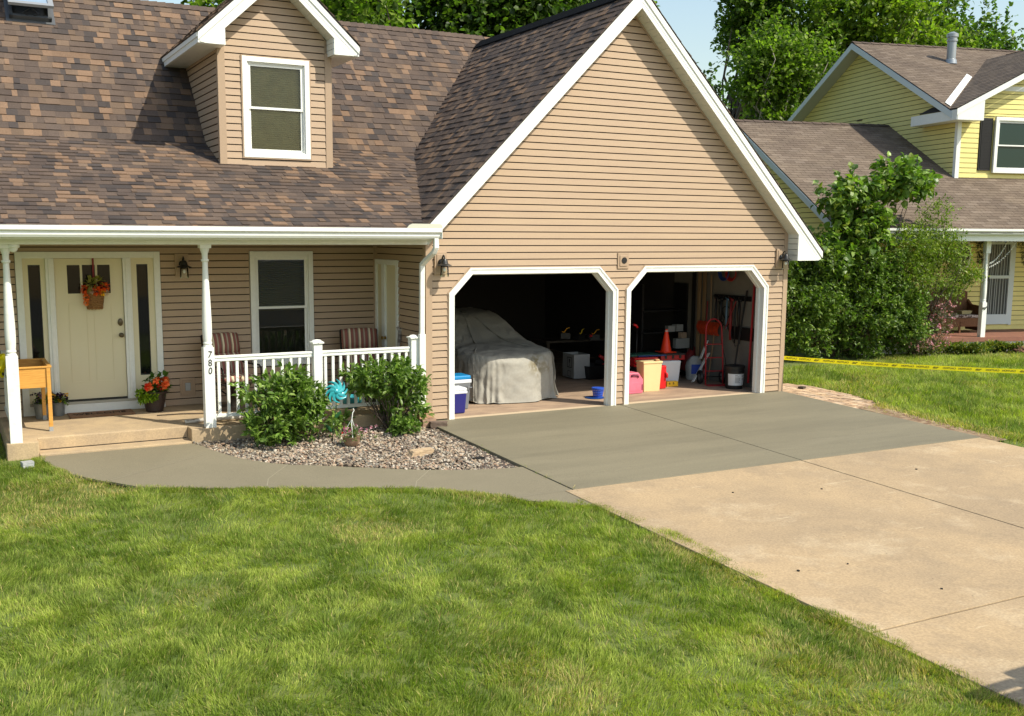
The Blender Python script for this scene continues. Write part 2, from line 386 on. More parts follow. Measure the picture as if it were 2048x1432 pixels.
def wallbox(x0, x1, z0, z1): core.box(x0, x1, 0, yb, z0, z1)
wallbox(0, DX[0]+.03, -.1, 2.235); wallbox(DX[0]+OW-.03, DX[1]+.03, -.1, 2.235); wallbox(DX[1]+OW-.03, W, -.1, 2.235)
for x0 in DX:
    for s, xx in ((1, x0), (-1, x0+OW)):
        core.prism([(xx, 0, 1.85), (xx, 0, 2.235), (xx+s*.37, 0, 2.235)], (0, yb, 0))
core.prism([(0, 0, 2.235), (W, 0, 2.235), (W, 0, 2.77), (RX, 0, 6.16), (.08, 0, 2.77), (0, 0, 2.6)], (0, yb, 0))
core.box(W-.14, W, yb, 8, -.1, 2.7); core.box(0, .12, yb, 8, -.1, 2.6); core.box(0, W, 8, 8.14, -.1, 6.2)
holes_later = None; core.box(-9.1, -9, DW, 9.1, -.1, 6); core.box(-9, 0, 9, 9.1, -.1, 3.5)
core.build('wall', TANTRIM, H)
CT = MB; ct = MB()
ct.box(-.03, .075, -.033, 0, .0, 2.68); ct.box(-.03, 0, 0, .075, .18, 2.6); ct.build('corner_trim', TANTRIM, H, bevel=.004); ct = MB(); ct.box(W-.075, W+.022, -.033, 0, .0, 2.78); ct.box(W, W+.022, 0, .08, 0, 2.78); ct.build('corner_trim', TANTRIM, H, bevel=.004); ct = MB()
ct.box(-.032, 0, DW-.055, DW, .18, 2.6); ct.box(-.055, -.032, DW-.032, DW-.001, .18, 2.6)
ct.build('corner_trim', TANTRIM, H, bevel=.004)
# foundation strip
MB().box(.0, DX[0], -.006, .0, -.1, .03).build('foundation', mat('foundation_dark', (.08, .07, .055), .9), H)

def offs(path, d):
    """inward offset of an open polyline in xz"""
    out = []; n = len(path)
    for i in range(n):
        p = Vector(path[i]); ds = []
        if i > 0: ds.append((p-Vector(path[i-1])).normalized())
        if i < n-1: ds.append((Vector(path[i+1])-p).normalized())
        ns = [Vector((q.y, -q.x)) for q in ds]
        if len(ns) == 2:
            m = (ns[0]+ns[1]).normalized(); out.append(p+m*(d/m.dot(ns[0])))
        else: out.append(p+ns[0]*d)
    return out
for k, x0 in enumerate(DX):
    pa = [(x0, -.0), (x0, 1.875), (x0+.3515, 2.235), (x0+OW-.3515, 2.235), (x0+OW, 1.875), (x0+OW, -.0)]
    mb = MB()
    def ring(d0, d1, y0, y1):
        A = offs(pa, d0); B = offs(pa, d1)
        for i in range(5):
            P = [(A[i].x, y0, A[i].y), (A[i+1].x, y0, A[i+1].y), (B[i+1].x, y0, B[i+1].y), (B[i].x, y0, B[i].y)]; mb.prism(P, (0, y1-y0, 0))
    ring(0, .088, -.036, .17); ring(-.002, .022, -.046, -.034); ring(.035, .04, -.040, -.034)
    ring(.086, .104, .075, .115)
    mb.build('garage_door_frame', WHITE, H)
    tr = MB(); A = offs(pa, -.02)
    for i in range(5):
        B = offs(pa, 0); tr.prism([(A[i].x, -.032, A[i].y), (A[i+1].x, -.032, A[i+1].y), (B[i+1].x, -.032, B[i+1].y), (B[i].x, -.032, B[i].y)], (0, .032, 0))
    tr.build('door_surround_channel', TANTRIM, H)
# garage interior
gi = MB(); gi.box(.125, W-.145, .165, 7.98, -.14, 0); gi.build('garage_slab', SLABC, H)
th = MB(); th.box(.2, W-.2, -.008, .165, -.14, .002); th.build('garage_threshold', mat('apron_lip', (.52, .40, .26), .85, fine=.1, bscale=50), H)
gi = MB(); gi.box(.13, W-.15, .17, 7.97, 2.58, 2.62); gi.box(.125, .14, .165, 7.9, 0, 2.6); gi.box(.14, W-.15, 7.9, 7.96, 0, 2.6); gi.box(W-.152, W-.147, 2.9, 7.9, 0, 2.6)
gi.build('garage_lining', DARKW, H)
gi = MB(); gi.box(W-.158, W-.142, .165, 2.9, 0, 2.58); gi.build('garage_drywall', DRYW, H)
gi = MB(); gi.box(.3, W-.3, .3, 3.0, 2.38, 2.42); gi.build('overhead_door', mat('door_inner', (.10, .10, .09), .7), H)

# --- roofs
Ul, Uu = Vector((0, 1, .398)).normalized(), Vector((0, 1, 1.033)).normalized()
YE = -.34; ZE = 4.1+.398*(YE-3.0); YR = 5.46; ZR = 4.1+1.033*(YR-3.0)
def zmain(y): return 4.1+(.398 if y < 3 else 1.033)*(y-3.0)
def zgar(x): return x+2.97 if x < RX else 9.91-x
def zdorm(x): return 6.70-.92*abs(x+1.53)
X0 = -9.0
rm = MB()
def sk_low(u, v):
    x = X0+u; y = YE+v*Ul.y; z = zmain(y)
    if x > 0.0 and y < .12: return True
    return x > -.3 and zgar(x) > z+.12
shingles(rm, (X0, YE, ZE), (1, 0, 0), Ul, 10.6, 3.34/Ul.y, skip=sk_low, seed=3)
def sk_up(u, v):
    x = X0+u; y = 3+v*Uu.y; z = zmain(y)
    if x > 0 and zgar(x) > z+.12: return True
    if -2.3 < x < -.75 and z < zdorm(x)-.25: return True
    return False
shingles(rm, (X0, 3.0, 4.1), (1, 0, 0), Uu, 12.9, (YR-3)/Uu.y, skip=sk_up, seed=4)
# garage west slope
Vg = Vector((1, 0, 1)).normalized()
def sk_g(u, v):
    x = -.12+v*Vg.x; y = -.30+u; return y > .0 and zmain(y) > zgar(x)+.12 
shingles(rm, (-.12, -.30, 2.85), (0, 1, 0), Vg, 6.0, 3.59/Vg.x, skip=sk_g, seed=5)
Ve = Vector((-1, 0, 1)).normalized()
shingles(rm, (7.45, -.30, 2.46), (0, 1, 0), Ve, 8.0, 3.98/Vg.x, seed=6, wmin=.2, wmax=.5)
# dormer slopes
Vd = Vector((1, 0, .92)).normalized(); Vd2 = Vector((-1, 0, .92)).normalized()
def sk_d(u, v):
    x = -2.765+v*Vd.x; y = 1.75+u; return zmain(y) > zdorm(x)+.1
shingles(rm, (-2.765, 1.75, zdorm(-2.765)), (0, 1, 0), Vd, 3.8, 1.235/Vd.x, skip=sk_d, seed=8)
shingles(rm, (-.295, 1.75, zdorm(-.295)), (0, 1, 0), Vd2, 3.8, 1.235/Vd.x, skip=sk_d, seed=9)
# caps: ridges and valley fold
def caps(mb, A, B, s1, s2, step=.14, wd=.13, seed=1):
    A = Vector(A); B = Vector(B); d = (B-A); n = int(d.length/step); d = d.normalized(); r = random.Random(seed)
    for i in range(n):
        c = r.choice(SH_PAL[:10]); mb.cc = c; p = A+d*i*step; q = A+d*(i*step+step*1.15); h = Vector((0, 0, .022)); h2 = Vector((0, 0, .008))
        for s in (s1, s2):
            s = Vector(s).normalized()*wd; mb.add([p+h, q+h2, q+s+h2, p+s+h, p+Vector((0, 0, -.01)), p+s+Vector((0, 0, -.01))], ((0, 1, 2, 3), (4, 5, 3, 0)))
    mb.cc = (1, 1, 1)
caps(rm, (3.7, YR, ZR+.01), (X0, YR, ZR+.01), -Uu, (0, 1, -1.03), seed=2)
caps(rm, (RX, -.30, RZ+.005), (RX, 5.4, RZ+.005), (-1, 0, -1), (1, 0, -1), seed=3)
caps(rm, (-1.53, 1.75, 6.705), (-1.53, 5.5, 6.705), (-1, 0, -.92), (1, 0, -.92), seed=4)
roof = rm.build('roof', SHINGLE, H, col=True, fixn=False)
# ridge vent strip on the garage
rv = MB()
for s in (-1, 1): rv.prism([(RX, -.2, RZ+.05), (RX, -.2, RZ+.028), (RX+s*.15, -.2, RZ-.122), (RX+s*.15, -.2, RZ-.10)], (0, 5.3, 0))
rv.build('ridge_vent', SHINGLE, roof)
dk = MB(); T = .022
DECK = mat('roof_deck', (.035, .03, .028), .9)
def slab(P, t=T, m=None):
    dk.prism([(p[0], p[1], p[2]-t-.004) for p in P], (0, 0, t), m)
slab([(X0, YE+.01, ZE), (-.02, YE+.01, ZE), (-.02, .12, zmain(.12)), (X0, .12, zmain(.12))]); slab([(X0, .12, zmain(.12)), (1.35, .12, zmain(.12)), (1.35, 3, 4.1), (X0, 3, 4.1)])
slab([(X0, 3, 4.1), (3.75, 3, 4.1), (3.75, YR, ZR), (X0, YR, ZR)]); slab([(X0, YR, ZR), (3.75, YR, ZR), (3.75, 9.6, 2.5), (X0, 9.6, 2.5)])
slab([(-.11, -.29, zgar(-.11)), (RX, -.29, RZ), (RX, 8.3, RZ), (-.11, 8.3, zgar(-.11))]); slab([(7.44, -.29, zgar(7.44)), (7.44, 8.3, zgar(7.44)), (RX, 8.3, RZ), (RX, -.29, RZ)])
slab([(-2.755, 1.76, zdorm(-2.755)), (-2.755, 5.4, zdorm(-2.755)), (-1.53, 5.4, 6.70), (-1.53, 1.76, 6.70)]); slab([(-.305, 1.76, zdorm(-.305)), (-1.53, 1.76, 6.70), (-1.53, 5.4, 6.70), (-.305, 5.4, zdorm(-.305))])
dk.build('roof_deck', DECK, roof)

# --- rake boards, soffits, returns
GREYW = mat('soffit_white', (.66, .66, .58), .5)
def rakeboards(mb, P, Q, y, z0, z1, t=.024, zmin=None):
    """board following P->Q (x,z of roof surface), from z0 below to z1 below the surface, front face at y"""
    if zmin is not None and P[1]-z1 < zmin:
        k = (zmin-(P[1]-z1))/(Q[1]-P[1]); mb.prism([(P[0], y, P[1]-z0), (Q[0], y, Q[1]-z0), (Q[0], y, Q[1]-z1), (P[0]+k*(Q[0]-P[0]), y, zmin), (P[0]+.25*k*(Q[0]-P[0]), y, max(zmin, P[1]-z0-.13) if P[1]-z0 > zmin else zmin)], (0, t, 0)); return
    mb.prism([(P[0], y, P[1]-z0), (Q[0], y, Q[1]-z0), (Q[0], y, Q[1]-z1), (P[0], y, P[1]-z1)], (0, t, 0))
fb = MB(); YF = -.28
LP, LQ = (-.10, zgar(-.10)), (RX, RZ); RP = (7.42, zgar(7.42))
for A in (LP, RP):
    rakeboards(fb, A, LQ, YF-.016, .03, .135, .02)
    rakeboards(fb, A, LQ, YF, .03, .30, zmin=(2.312 if A is RP else None))
    if A is LP: rakeboards(fb, A, LQ, YF-.004, .20, .212, .006)
    else: rakeboards(fb, (A[0]-.12, A[1]+.12), LQ, YF-.004, .20, .212, .006)
# end return, right
fb.prism([(W, YF+.002, 2.31), (7.33, YF+.002, 2.31), (7.40, YF+.002, zgar(7.40)-.16), (W, YF+.002, zgar(W)-.28)], (0, .02, 0))
fb.box(W+.0, 7.33, YF+.022, 8.2, 2.31, 2.325); fb.box(7.33, 7.355, YF+.002, 8.2, 2.31, 2.47)
fb.build('rake_board', WHITE, H)
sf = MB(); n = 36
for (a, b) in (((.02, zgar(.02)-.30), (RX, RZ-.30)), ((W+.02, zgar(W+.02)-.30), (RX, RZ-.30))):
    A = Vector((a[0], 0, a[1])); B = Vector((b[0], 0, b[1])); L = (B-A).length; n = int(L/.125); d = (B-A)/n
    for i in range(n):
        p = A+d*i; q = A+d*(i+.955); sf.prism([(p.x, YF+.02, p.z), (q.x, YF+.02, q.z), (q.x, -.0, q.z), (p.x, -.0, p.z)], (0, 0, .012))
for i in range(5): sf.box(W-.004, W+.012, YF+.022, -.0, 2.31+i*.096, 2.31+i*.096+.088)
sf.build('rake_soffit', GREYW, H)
jc = MB()
for A in ((.1, zgar(.1)), (W+.01, zgar(W+.01))):
    P = [(A[0], -.035, A[1]-.302), (RX, -.035, RZ-.302), (RX, -.035, RZ-.34), (A[0], -.035, A[1]-.34)]; jc.prism(P, (0, .035, 0))
jc.build('rake_channel', TANTRIM, H)

# --- dormer
DY = 2.10; DL, DR = -2.38, -.69
def holed(mb, x0, x1, z0, z1, y0, y1, holes):
    xs = sorted({x0, x1} | {h[0] for h in holes} | {h[1] for h in holes}); zs = sorted({z0, z1} | {h[2] for h in holes} | {h[3] for h in holes})
    for a, b in zip(xs, xs[1:]):
        run = None
        for c, d in zip(zs, zs[1:]):
            inside = any(h[0] <= a+1e-6 and b <= h[1]+1e-6 and h[2] <= c+1e-6 and d <= h[3]+1e-6 for h in holes)
            if not inside: mb.box(a, b, y0, y1, c, d)
D = MB(); holed(D, DL+.002, DR-.002, 3.5, 5.62, DY+.003, DY+.1, [(-2.0, -1.07, 3.9, 5.28)]); D.box(DL+.002, DL+.1, DY+.1, 5, 3.5, 5.62); D.box(DR-.1, DR-.002, DY+.1, 5, 3.5, 5.62); D.prism([(DL+.002, DY+.003, 5.62), (DR-.002, DY+.003, 5.62), (-1.53, DY+.003, 6.42)], (0, 3, 0))
dorm = D.build('dormer', TANTRIM, H)
def span_d(z):
    a, b = DL+.075, DR-.075
    if z > 5.6: k = (6.41-z)/.92; a = max(a, -1.53-k); b = min(b, -1.53+k)
    s = [(a, b)] if b > a else []
    if 3.84 < z < 5.34: s = subtract(s, -2.065, -1.005)
    return s
ds = MB(); siding(ds, (0, DY, 0), (1, 0, 0), (0, -1, 0), 3.735, 6.4, span_d, brk=(3.84, 5.34, 5.6))
siding(ds, (DL, 0, 0), (0, -1, 0), (-1, 0, 0), 3.735, 5.44, lambda z: [(-5.0, -DY-.06)])
siding(ds, (DR, 0, 0), (0, 1, 0), (1, 0, 0), 3.735, 5.44, lambda z: [(DY+.06, 5.0)])
ds.build('dormer_siding', [SIDING, LAP_SHADE], dorm, fixn=False)
dt = MB(); dt.box(DL-.03, DL+.076, DY-.033, DY, 3.70, 5.46); dt.box(DL-.03, DL, DY, DY+.06, 3.75, 5.46); dt.box(DR-.076, DR+.03, DY-.033, DY, 3.70, 5.46); dt.box(DR, DR+.03, DY, DY+.06, 3.75, 5.46)
dt.box(DL, DR, DY-.03, DY, 3.70, 3.735)
dt.build('dormer_trim', TANTRIM, dorm)
df = MB(); YD = 1.78
for A in ((-2.745, zdorm(-2.745)), (-.315, zdorm(-.315))):
    rakeboards(df, A, (-1.53, 6.70), YD-.016, .03, .135, .02); rakeboards(df, A, (-1.53, 6.70), YD, .03, .30, zmin=5.412); sg_ = 1 if A[0] < -1.5 else -1; rakeboards(df, (A[0]+sg_*.14, A[1]+.129), (-1.53, 6.70), YD-.004, .2, .212, .006)
for s, xa, xw in ((1, -2.745, -2.36), (-1, -.315, -.71)):
    df.prism([(xw, YD+.002, 5.41), (xa+s*.09, YD+.002, 5.41), (xa+s*.02, YD+.002, zdorm(xa)-.12), (xw, YD+.002, zdorm(xw)-.28)], (0, .02, 0))
    df.box(min(xa, xw)+.02, max(xa, xw), YD+.02, 4.6, 5.405, 5.42); df.box(min(xa, xa+s*.024), max(xa, xa+s*.024), YD+.0, 4.8, 5.41, zdorm(xa)-.05); df.box(min(xa-s*.014, xa), max(xa-s*.014, xa), YD+.0, 4.8, 5.49, zdorm(xa)-.03)
    for i in range(4): df.box(min(xw, xw+s*.012), max(xw, xw+s*.012), YD+.022, DY-.002, 5.41+i*.09, 5.41+i*.09+.083)
df.build('dormer_trim_boards', WHITE, dorm)
d2 = MB()
for a in ((-2.36, zdorm(-2.36)-.30), (-.70, zdorm(-.70)-.30)):
    A = Vector((a[0], 0, a[1])); B = Vector((-1.53, 0, 6.40)); n = 9; d = (B-A)/n
    for i in range(n):
        p = A+d*i; q = A+d*(i+.96); d2.prism([(p.x, YD+.02, p.z), (q.x, YD+.02, q.z), (q.x, DY, q.z), (p.x, DY, p.z)], (0, 0, .012))
d2.build('dormer_soffit', GREYW, dorm)

def window(parent, x0, x1, z0, z1, y, cw=.075, mid=None, blind=1.0, blindm=None, paned=PANE, casing=None, name='window', rec=True):
    mb = MB(); cs = casing or WHITE
    for a, b, c, d in ((x0, x0+cw, z0, z1), (x1-cw, x1, z0, z1), (x0+cw, x1-cw, z1-cw, z1), (x0+cw, x1-cw, z0, z0+cw)): mb.box(a, b, y-.045, y+.02, c, d)
    i = .02
    for a, b, c, d in ((x0+cw, x0+cw+i, z0+cw, z1-cw), (x1-cw-i, x1-cw, z0+cw, z1-cw), (x0+cw+i, x1-cw-i, z1-cw-i, z1-cw), (x0+cw+i, x1-cw-i, z0+cw, z0+cw+i)): mb.box(a, b, y-.02, y+.02, c, d)
    wd = mb.build(name, cs, parent, bevel=.004)
    a, b, c, d = x0+cw+i, x1-cw-i, z0+cw+i, z1-cw-i; mid = mid or (c+d)/2; s = .035
    mb = MB()
    for (p, q, yy) in ((mid-.02, d, 0), (c, mid+.02, .022)):
        for e, f, g, h in ((a, a+s, p, q), (b-s, b, p, q), (a+s, b-s, q-s, q), (a+s, b-s, p, p+s)): mb.box(e, f, y-.005+yy, y+.018+yy, g, h)
    mb.build('sash', cs, wd)
    mb = MB(); mb.quad((a+s, y+.006, mid), (b-s, y+.006, mid), (b-s, y+.006, d-s), (a+s, y+.006, d-s)); mb.quad((a+s, y+.03, c+s), (b-s, y+.03, c+s), (b-s, y+.03, mid), (a+s, y+.03, mid)); mb.build('pane', paned, wd)
    if blind:
        mb = MB(); zb = d-(d-c)*blind; n = int((d-zb)/.03)
        for k in range(n):
            z = d-k*.03; mb.quad((a, y+.075, z), (b, y+.075, z), (b, y+.062, z-.015), (a, y+.062, z-.015)); mb.quad((a, y+.062, z-.015), (b, y+.062, z-.015), (b, y+.075, z-.03), (a, y+.075, z-.03))
        mb.build('blind', blindm or BLIND, wd)
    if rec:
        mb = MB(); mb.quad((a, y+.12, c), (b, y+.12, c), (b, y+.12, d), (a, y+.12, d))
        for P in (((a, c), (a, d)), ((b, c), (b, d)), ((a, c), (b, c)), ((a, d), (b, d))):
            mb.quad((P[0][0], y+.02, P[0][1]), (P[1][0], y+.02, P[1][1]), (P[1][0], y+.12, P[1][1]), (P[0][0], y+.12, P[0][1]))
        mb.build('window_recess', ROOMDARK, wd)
    return wd
window(dorm, -2.05, -1.02, 3.855, 5.325, DY, blind=1.0, paned=clearglass('screened_pane', (.86, .86, .78)))
tr = MB()
for a, b, c, d in ((-2.068, -2.05, 3.837, 5.343), (-1.02, -1.002, 3.837, 5.343), (-2.05, -1.02, 5.325, 5.343), (-2.05, -1.02, 3.837, 3.855)): tr.box(a, b, DY-.04, DY, c, d)
tr.build('window_channel', TANTRIM, dorm)

# --- porch
PW = MB(); holed(PW, -9, 0, -.1, 2.62, DW+.003, DW+.12, [(-5.24, -3.40, .3, 2.42), (-2.0, -1.11, .75, 2.41), (-7.3, -6.2, .85, 2.3)]); PW.build('porch_wall', TANTRIM, H)
def span_p(z):
    s = [(-9, -.05)]
    if z < 2.46: s = subtract(s, -5.285, -3.357)
    if .70 < z < 2.465: s = subtract(s, -2.06, -1.055)
    if .8 < z < 2.36: s = subtract(s, -7.36, -6.14)
    return s
ps = MB(); siding(ps, (0, DW, 0), (1, 0, 0), (0, -1, 0), .19, 2.6, span_p, brk=(.70, .8, 2.36, 2.46, 2.465))
def span_s(z):
    s = [(.075, DW-.03)]
    if z < 2.335: s = subtract(s, 1.0, 1.93)
    return s
siding(ps, (0, 0, 0), (0, 1, 0), (-1, 0, 0), .19, 2.6, span_s, brk=(2.335,))
ps.build('porch_siding', [SIDING, LAP_SHADE], H, fixn=False)
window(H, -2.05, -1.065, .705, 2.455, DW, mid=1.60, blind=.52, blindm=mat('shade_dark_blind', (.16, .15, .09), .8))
window(H, -7.35, -6.15, .805, 2.355, DW)
# front door
fd = MB(); y = DW
for a, b, c, d in ((-5.278, -5.19, .19, 2.455), (-3.45, -3.363, .19, 2.455), (-5.19, -3.45, 2.365, 2.455)): fd.box(a, b, y-.04, y+.03, c, d)
for a, b in ((-4.90, -4.79), (-3.88, -3.77)): fd.box(a, b, y-.045, y+.05, .34, 2.365); fd.box(a+.035, b-.035, y-.056, y-.045, .34, 2.365)
fd.box(-5.278, -3.363, y-.05, y+.03, .182, .31); door = fd.build('entrance_frame', WHITE, H, bevel=.004)
MB().box(-5.19, -3.45, y-.06, y+.05, .311, .345).build('sill', mat('alu_sill', (.35, .35, .32), .4, metal=.5), door)
for x0, x1, gx in ((-5.19, -4.90, -5.12), (-3.77, -3.45, -3.69)):
    mb = MB(); holed(mb, x0, x1, .345, 2.365, y-.01, y+.03, [(gx, gx+.155, .67, 2.275)]); sl_ = mb.build('sidelight', CREAMD, door)
    mb = MB(); 
    for a, b, c, d in ((gx, gx+.012, .67, 2.275), (gx+.143, gx+.155, .67, 2.275), (gx+.012, gx+.143, .67, .69), (gx+.012, gx+.143, 2.255, 2.275)): mb.box(a, b, y-.006, y+.02, c, d)
    mb.build('glazing_bead', BLACK, sl_); MB().quad((gx+.012, y+.008, .69), (gx+.143, y+.008, .69), (gx+.143, y+.008, 2.255), (gx+.012, y+.008, 2.255)).build('pane', GLASS, sl_)
mb = MB(); zg0, zg1 = 1.87, 2.27; xs3 = [(-4.62, -4.45), (-4.42, -4.25), (-4.22, -4.05)]
holed(mb, -4.785, -3.885, .365, 2.36, y+.0, y+.04, [(a, b, zg0, zg1) for a, b in xs3])
for (p0, p1) in ((-4.62, -4.38), (-4.29, -4.05)):
    for a, b, c, d in ((p0, p0+.006, .62, 1.72), (p1-.006, p1, .62, 1.72), (p0, p1, .614, .62), (p0, p1, 1.72, 1.726)): mb.box(a, b, y-.006, y, c, d)
leaf = mb.build('front_door', CREAMD, door)
MB().add([(-4.62, y+.012, zg0), (-4.05, y+.012, zg0), (-4.05, y+.012, zg1), (-4.62, y+.012, zg1)], ((0, 1, 2, 3),)).build('pane', GLASS, leaf)
BRZ = mat('aged_bronze', (.12, .095, .06), .35, metal=.7)
Mx = Matrix.Translation((-3.935, y, 1.265)) @ Matrix.Rotation(math.pi/2, 4, 'X')
MB().lathe([(.034, 0), (.034, .012), (.012, .016), (.012, .04), (.03, .052), (.032, .068), (.02, .08), (.001, .082)], M=Mx, n=18).build('door_knob', BRZ, leaf, smooth=50)
MB().lathe([(.036, 0), (.036, .018), (.026, .024), (.001, .026)], M=Matrix.Translation((-3.94, y, 1.45)) @ Matrix.Rotation(math.pi/2, 4, 'X') @ Matrix.Diagonal((1, 1.5, 1, 1)), n=18).build('deadbolt', BRZ, leaf, smooth=50)
MB().box(-4.785, -3.885, y-.012, y+.0, .35, .372).build('door_sweep', BLACK, leaf)
# side door in the garage side wall
sd = MB()
for a, b, c, d in ((1.0, 1.08, .19, 2.33), (1.86, 1.93, .19, 2.33), (1.08, 1.86, 2.25, 2.33)): sd.box(-.04, .03, a, b, c, d)
sdf = sd.build('side_door_frame', WHITE, H, bevel=.004)
sdl = MB().box(-.012, .03, 1.08, 1.86, .22, 2.25).build('side_door', CREAMD, sdf)
MB().box(-.05, -.012, 1.50, 1.62, .22, 2.25).build('storm_door_edge', WHITE, sdf)
MB().lathe([(.028, 0), (.028, .01), (.01, .014), (.01, .04), (.028, .05), (.03, .065), (.001, .075)], M=Matrix.Translation((-.05, 1.46, 1.11)) @ Matrix.Rotation(-math.pi/2, 4, 'Y'), n=14).build('door_knob', mat('brass', (.5, .33, .1), .3, metal=.9), sdl, smooth=50)
# slab, steps, pedestals
pc = MB(); pc.box(-5.58, 0, .21, DW, -.25, .18); pc.box(-5.60, -5.24, -.055, .21, -.25, .178); pc.box(-3.40, -.03, -.055, .21, -.25, .178)
pc.box(-5.24, -3.40, .19, .21, -.25, .176)
pc.build('porch_slab', PORCHC, H, bevel=.012)
MB().box(-5.235, -3.405, -.085, .192, -.25, .022).build('porch_step', PORCHC, H, bevel=.008)
MB().box(-5.21, -3.42, .186, .194, .022, .034).build('step_joint', mat('dark_gap', (.04, .03, .02), 1), H)
# beam, ceiling, gutter
bm_ = MB(); bm_.box(-9, -.0, -.075, .07, 2.575, 2.75); bm_.box(-9, -.02, -.33, -.075, 2.64, 2.655); bm_.box(-9, -.02, -.335, -.318, 2.64, 2.79); bm_.box(-.03, .015, -.335, .0, 2.64, 2.80)
bm_.build('porch_beam', WHITE, H, bevel=.004)
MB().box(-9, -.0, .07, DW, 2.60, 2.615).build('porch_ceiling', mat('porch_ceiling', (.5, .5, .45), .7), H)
gu = MB(); prof = [(-.335, 2.80), (-.335, 2.675), (-.41, 2.672), (-.425, 2.70), (-.425, 2.735), (-.455, 2.76), (-.455, 2.805), (-.462, 2.805), (-.462, 2.752), (-.432, 2.73), (-.432, 2.695), (-.414, 2.664), (-.327, 2.664), (-.327, 2.80)]
gu.prism([(-9, p, q) for p, q in prof], (9.03, 0, 0)); gu.box(.03, .036, -.462, -.327, 2.664, 2.805)
gut = gu.build('gutter', WHITE, H)
gg = MB(); gg.prism([(-.50, -.462, 2.806), (.036, -.462, 2.806), (.036, -.462, 2.84), (.0, -.462, 2.865), (-.42, -.462, 2.865), (-.47, -.462, 2.845)], (0, .004, 0)); gg.build('splash_guard', mat('guard_beige', (.55, .55, .45), .5), gut)
MB().box(-9, -.1, -.33, -.20, 2.778, 2.795).build('gutter_shade_strip', mat('gutter_shadow', (.04, .035, .03), .9), gut)  # dark eave strip; shade behind the gutter is put into its colour
ds_ = MB(); 
def rtube(mb, pts, w, d):
    pts = [Vector(p) for p in pts]
    for i in range(len(pts)-1):
        a, b = pts[i], pts[i+1]; t = (b-a).normalized(); sx = Vector((1, 0, 0)); sx = (sx-t*sx.dot(t)).normalized(); sy = t.cross(sx)
        P = [a+sx*w/2*i0+sy*d/2*j0 for i0, j0 in ((-1, -1), (1, -1), (1, 1), (-1, 1))]; mb.prism(P, b-a+t*.012)
rtube(ds_, [(-.03, -.39, 2.665), (-.03, -.39, 2.54), (-.045, -.35, 2.47), (-.08, -.16, 2.36), (-.105, -.075, 2.29), (-.105, -.06, 1.30)], .072, .055)
rtube(ds_, [(-.105, -.06, 1.30), (-.105, -.06, .26), (-.105, -.10, .21)], .098, .07)
ds_.build('downspout', WHITEW, gut, bevel=.008)

def turned_post(x, y, z0, z1, w=.135, ph=1.07):
    mb = MB(); h = w/2; zt = z0+ph
    mb.box(x-h, x+h, y-h, y+h, z0, zt-.02); mb.prism([(x-h, y-h, zt-.02), (x+h, y-h, zt-.02), (x+h, y+h, zt-.02), (x-h, y+h, zt-.02)], (0, 0, .012))
    L = z1-.0-zt; r = h*.93
    prof = [(r*.98, -.01), (r*.98, .012), (r*.80, .018), (r*.80, .03), (r*.93, .04), (r*.93, .055), (r*.82, .065), (r*.92, .12), (r*.99, .22), (r*.97, .35), (r*.83, .62), (r*.68, .85), (r*.58, 1.0), (r*.56, L-.225), (r*.8, L-.21), (r*.8, L-.19), (r*.58, L-.185), (r*.62, L-.12), (r*.9, L-.07), (r*.95, L-.05), (r*1.05, L-.04), (r*1.05, L)]
    mb.lathe(prof, (x, y, zt), n=20); mb.box(x-h*1.05, x+h*1.05, y-h*1.05, y+h*1.05, z1-.045, z1)
    return mb
p1 = turned_post(-5.485, .02, .178, 2.575).build('porch_post', WHITEW, H, smooth=35)
p2 = turned_post(-3.14, .02, .178, 2.575).build('porch_post', WHITE, H, smooth=35)
# house number 780
def text(body, size, M, m, name, parent=None, ext=.002, sx=1, align='CENTER', font_off=0):
    c = bpy.data.curves.new('t', 'FONT'); c.body = body; c.size = size; c.align_x = align; c.align_y = 'CENTER'; c.extrude = ext; c.offset = font_off
    o = bpy.data.objects.new('t', c); COL.objects.link(o); bpy.context.view_layer.update()
    me = bpy.data.meshes.new_from_object(o.evaluated_get(bpy.context.evaluated_depsgraph_get())); bpy.data.objects.remove(o); me.name = name
    me.materials.clear(); me.materials.append(m); me.transform(M @ Matrix.Diagonal((sx, 1, 1, 1)))
    q = bpy.data.objects.new(name, me); COL.objects.link(q)
    if parent is not None: q.parent = parent
    return q
FR = Matrix.Rotation(math.pi/2, 4, 'X')
for ch, z, ro in (('7', 1.145, -.12), ('8', 1.035, 0), ('0', .93, -.12)):
    text(ch, .125, Matrix.Translation((-3.13, -.050, z)) @ FR @ Matrix.Rotation(ro, 4, 'Z'), BLACKM, 'house_number', p2, sx=.85, font_off=.001)
def newel(x, y, z0, z1, w=.125):
    mb = MB(); h = w/2; mb.box(x-h, x+h, y-h, y+h, z0, z1-.045); mb.box(x-h-.012, x+h+.012, y-h-.012, y+h+.012, z0, z0+.06)
    mb.lathe([(h*1.2, 0), (h*1.5, .012), (h*1.5, .025), (h*1.1, .038), (h*.9, .05), (.001, .06)], (x, y, z1-.047), n=4, M=None); mb.box(x-h-.02, x+h+.02, y-h-.02, y+h+.02, z1-.045, z1-.02)
    return mb.build('newel_post', WHITE, H, bevel=.005)
newel(-1.655, .02, .178, 1.27); newel(-.20, .02, .178, 1.28)
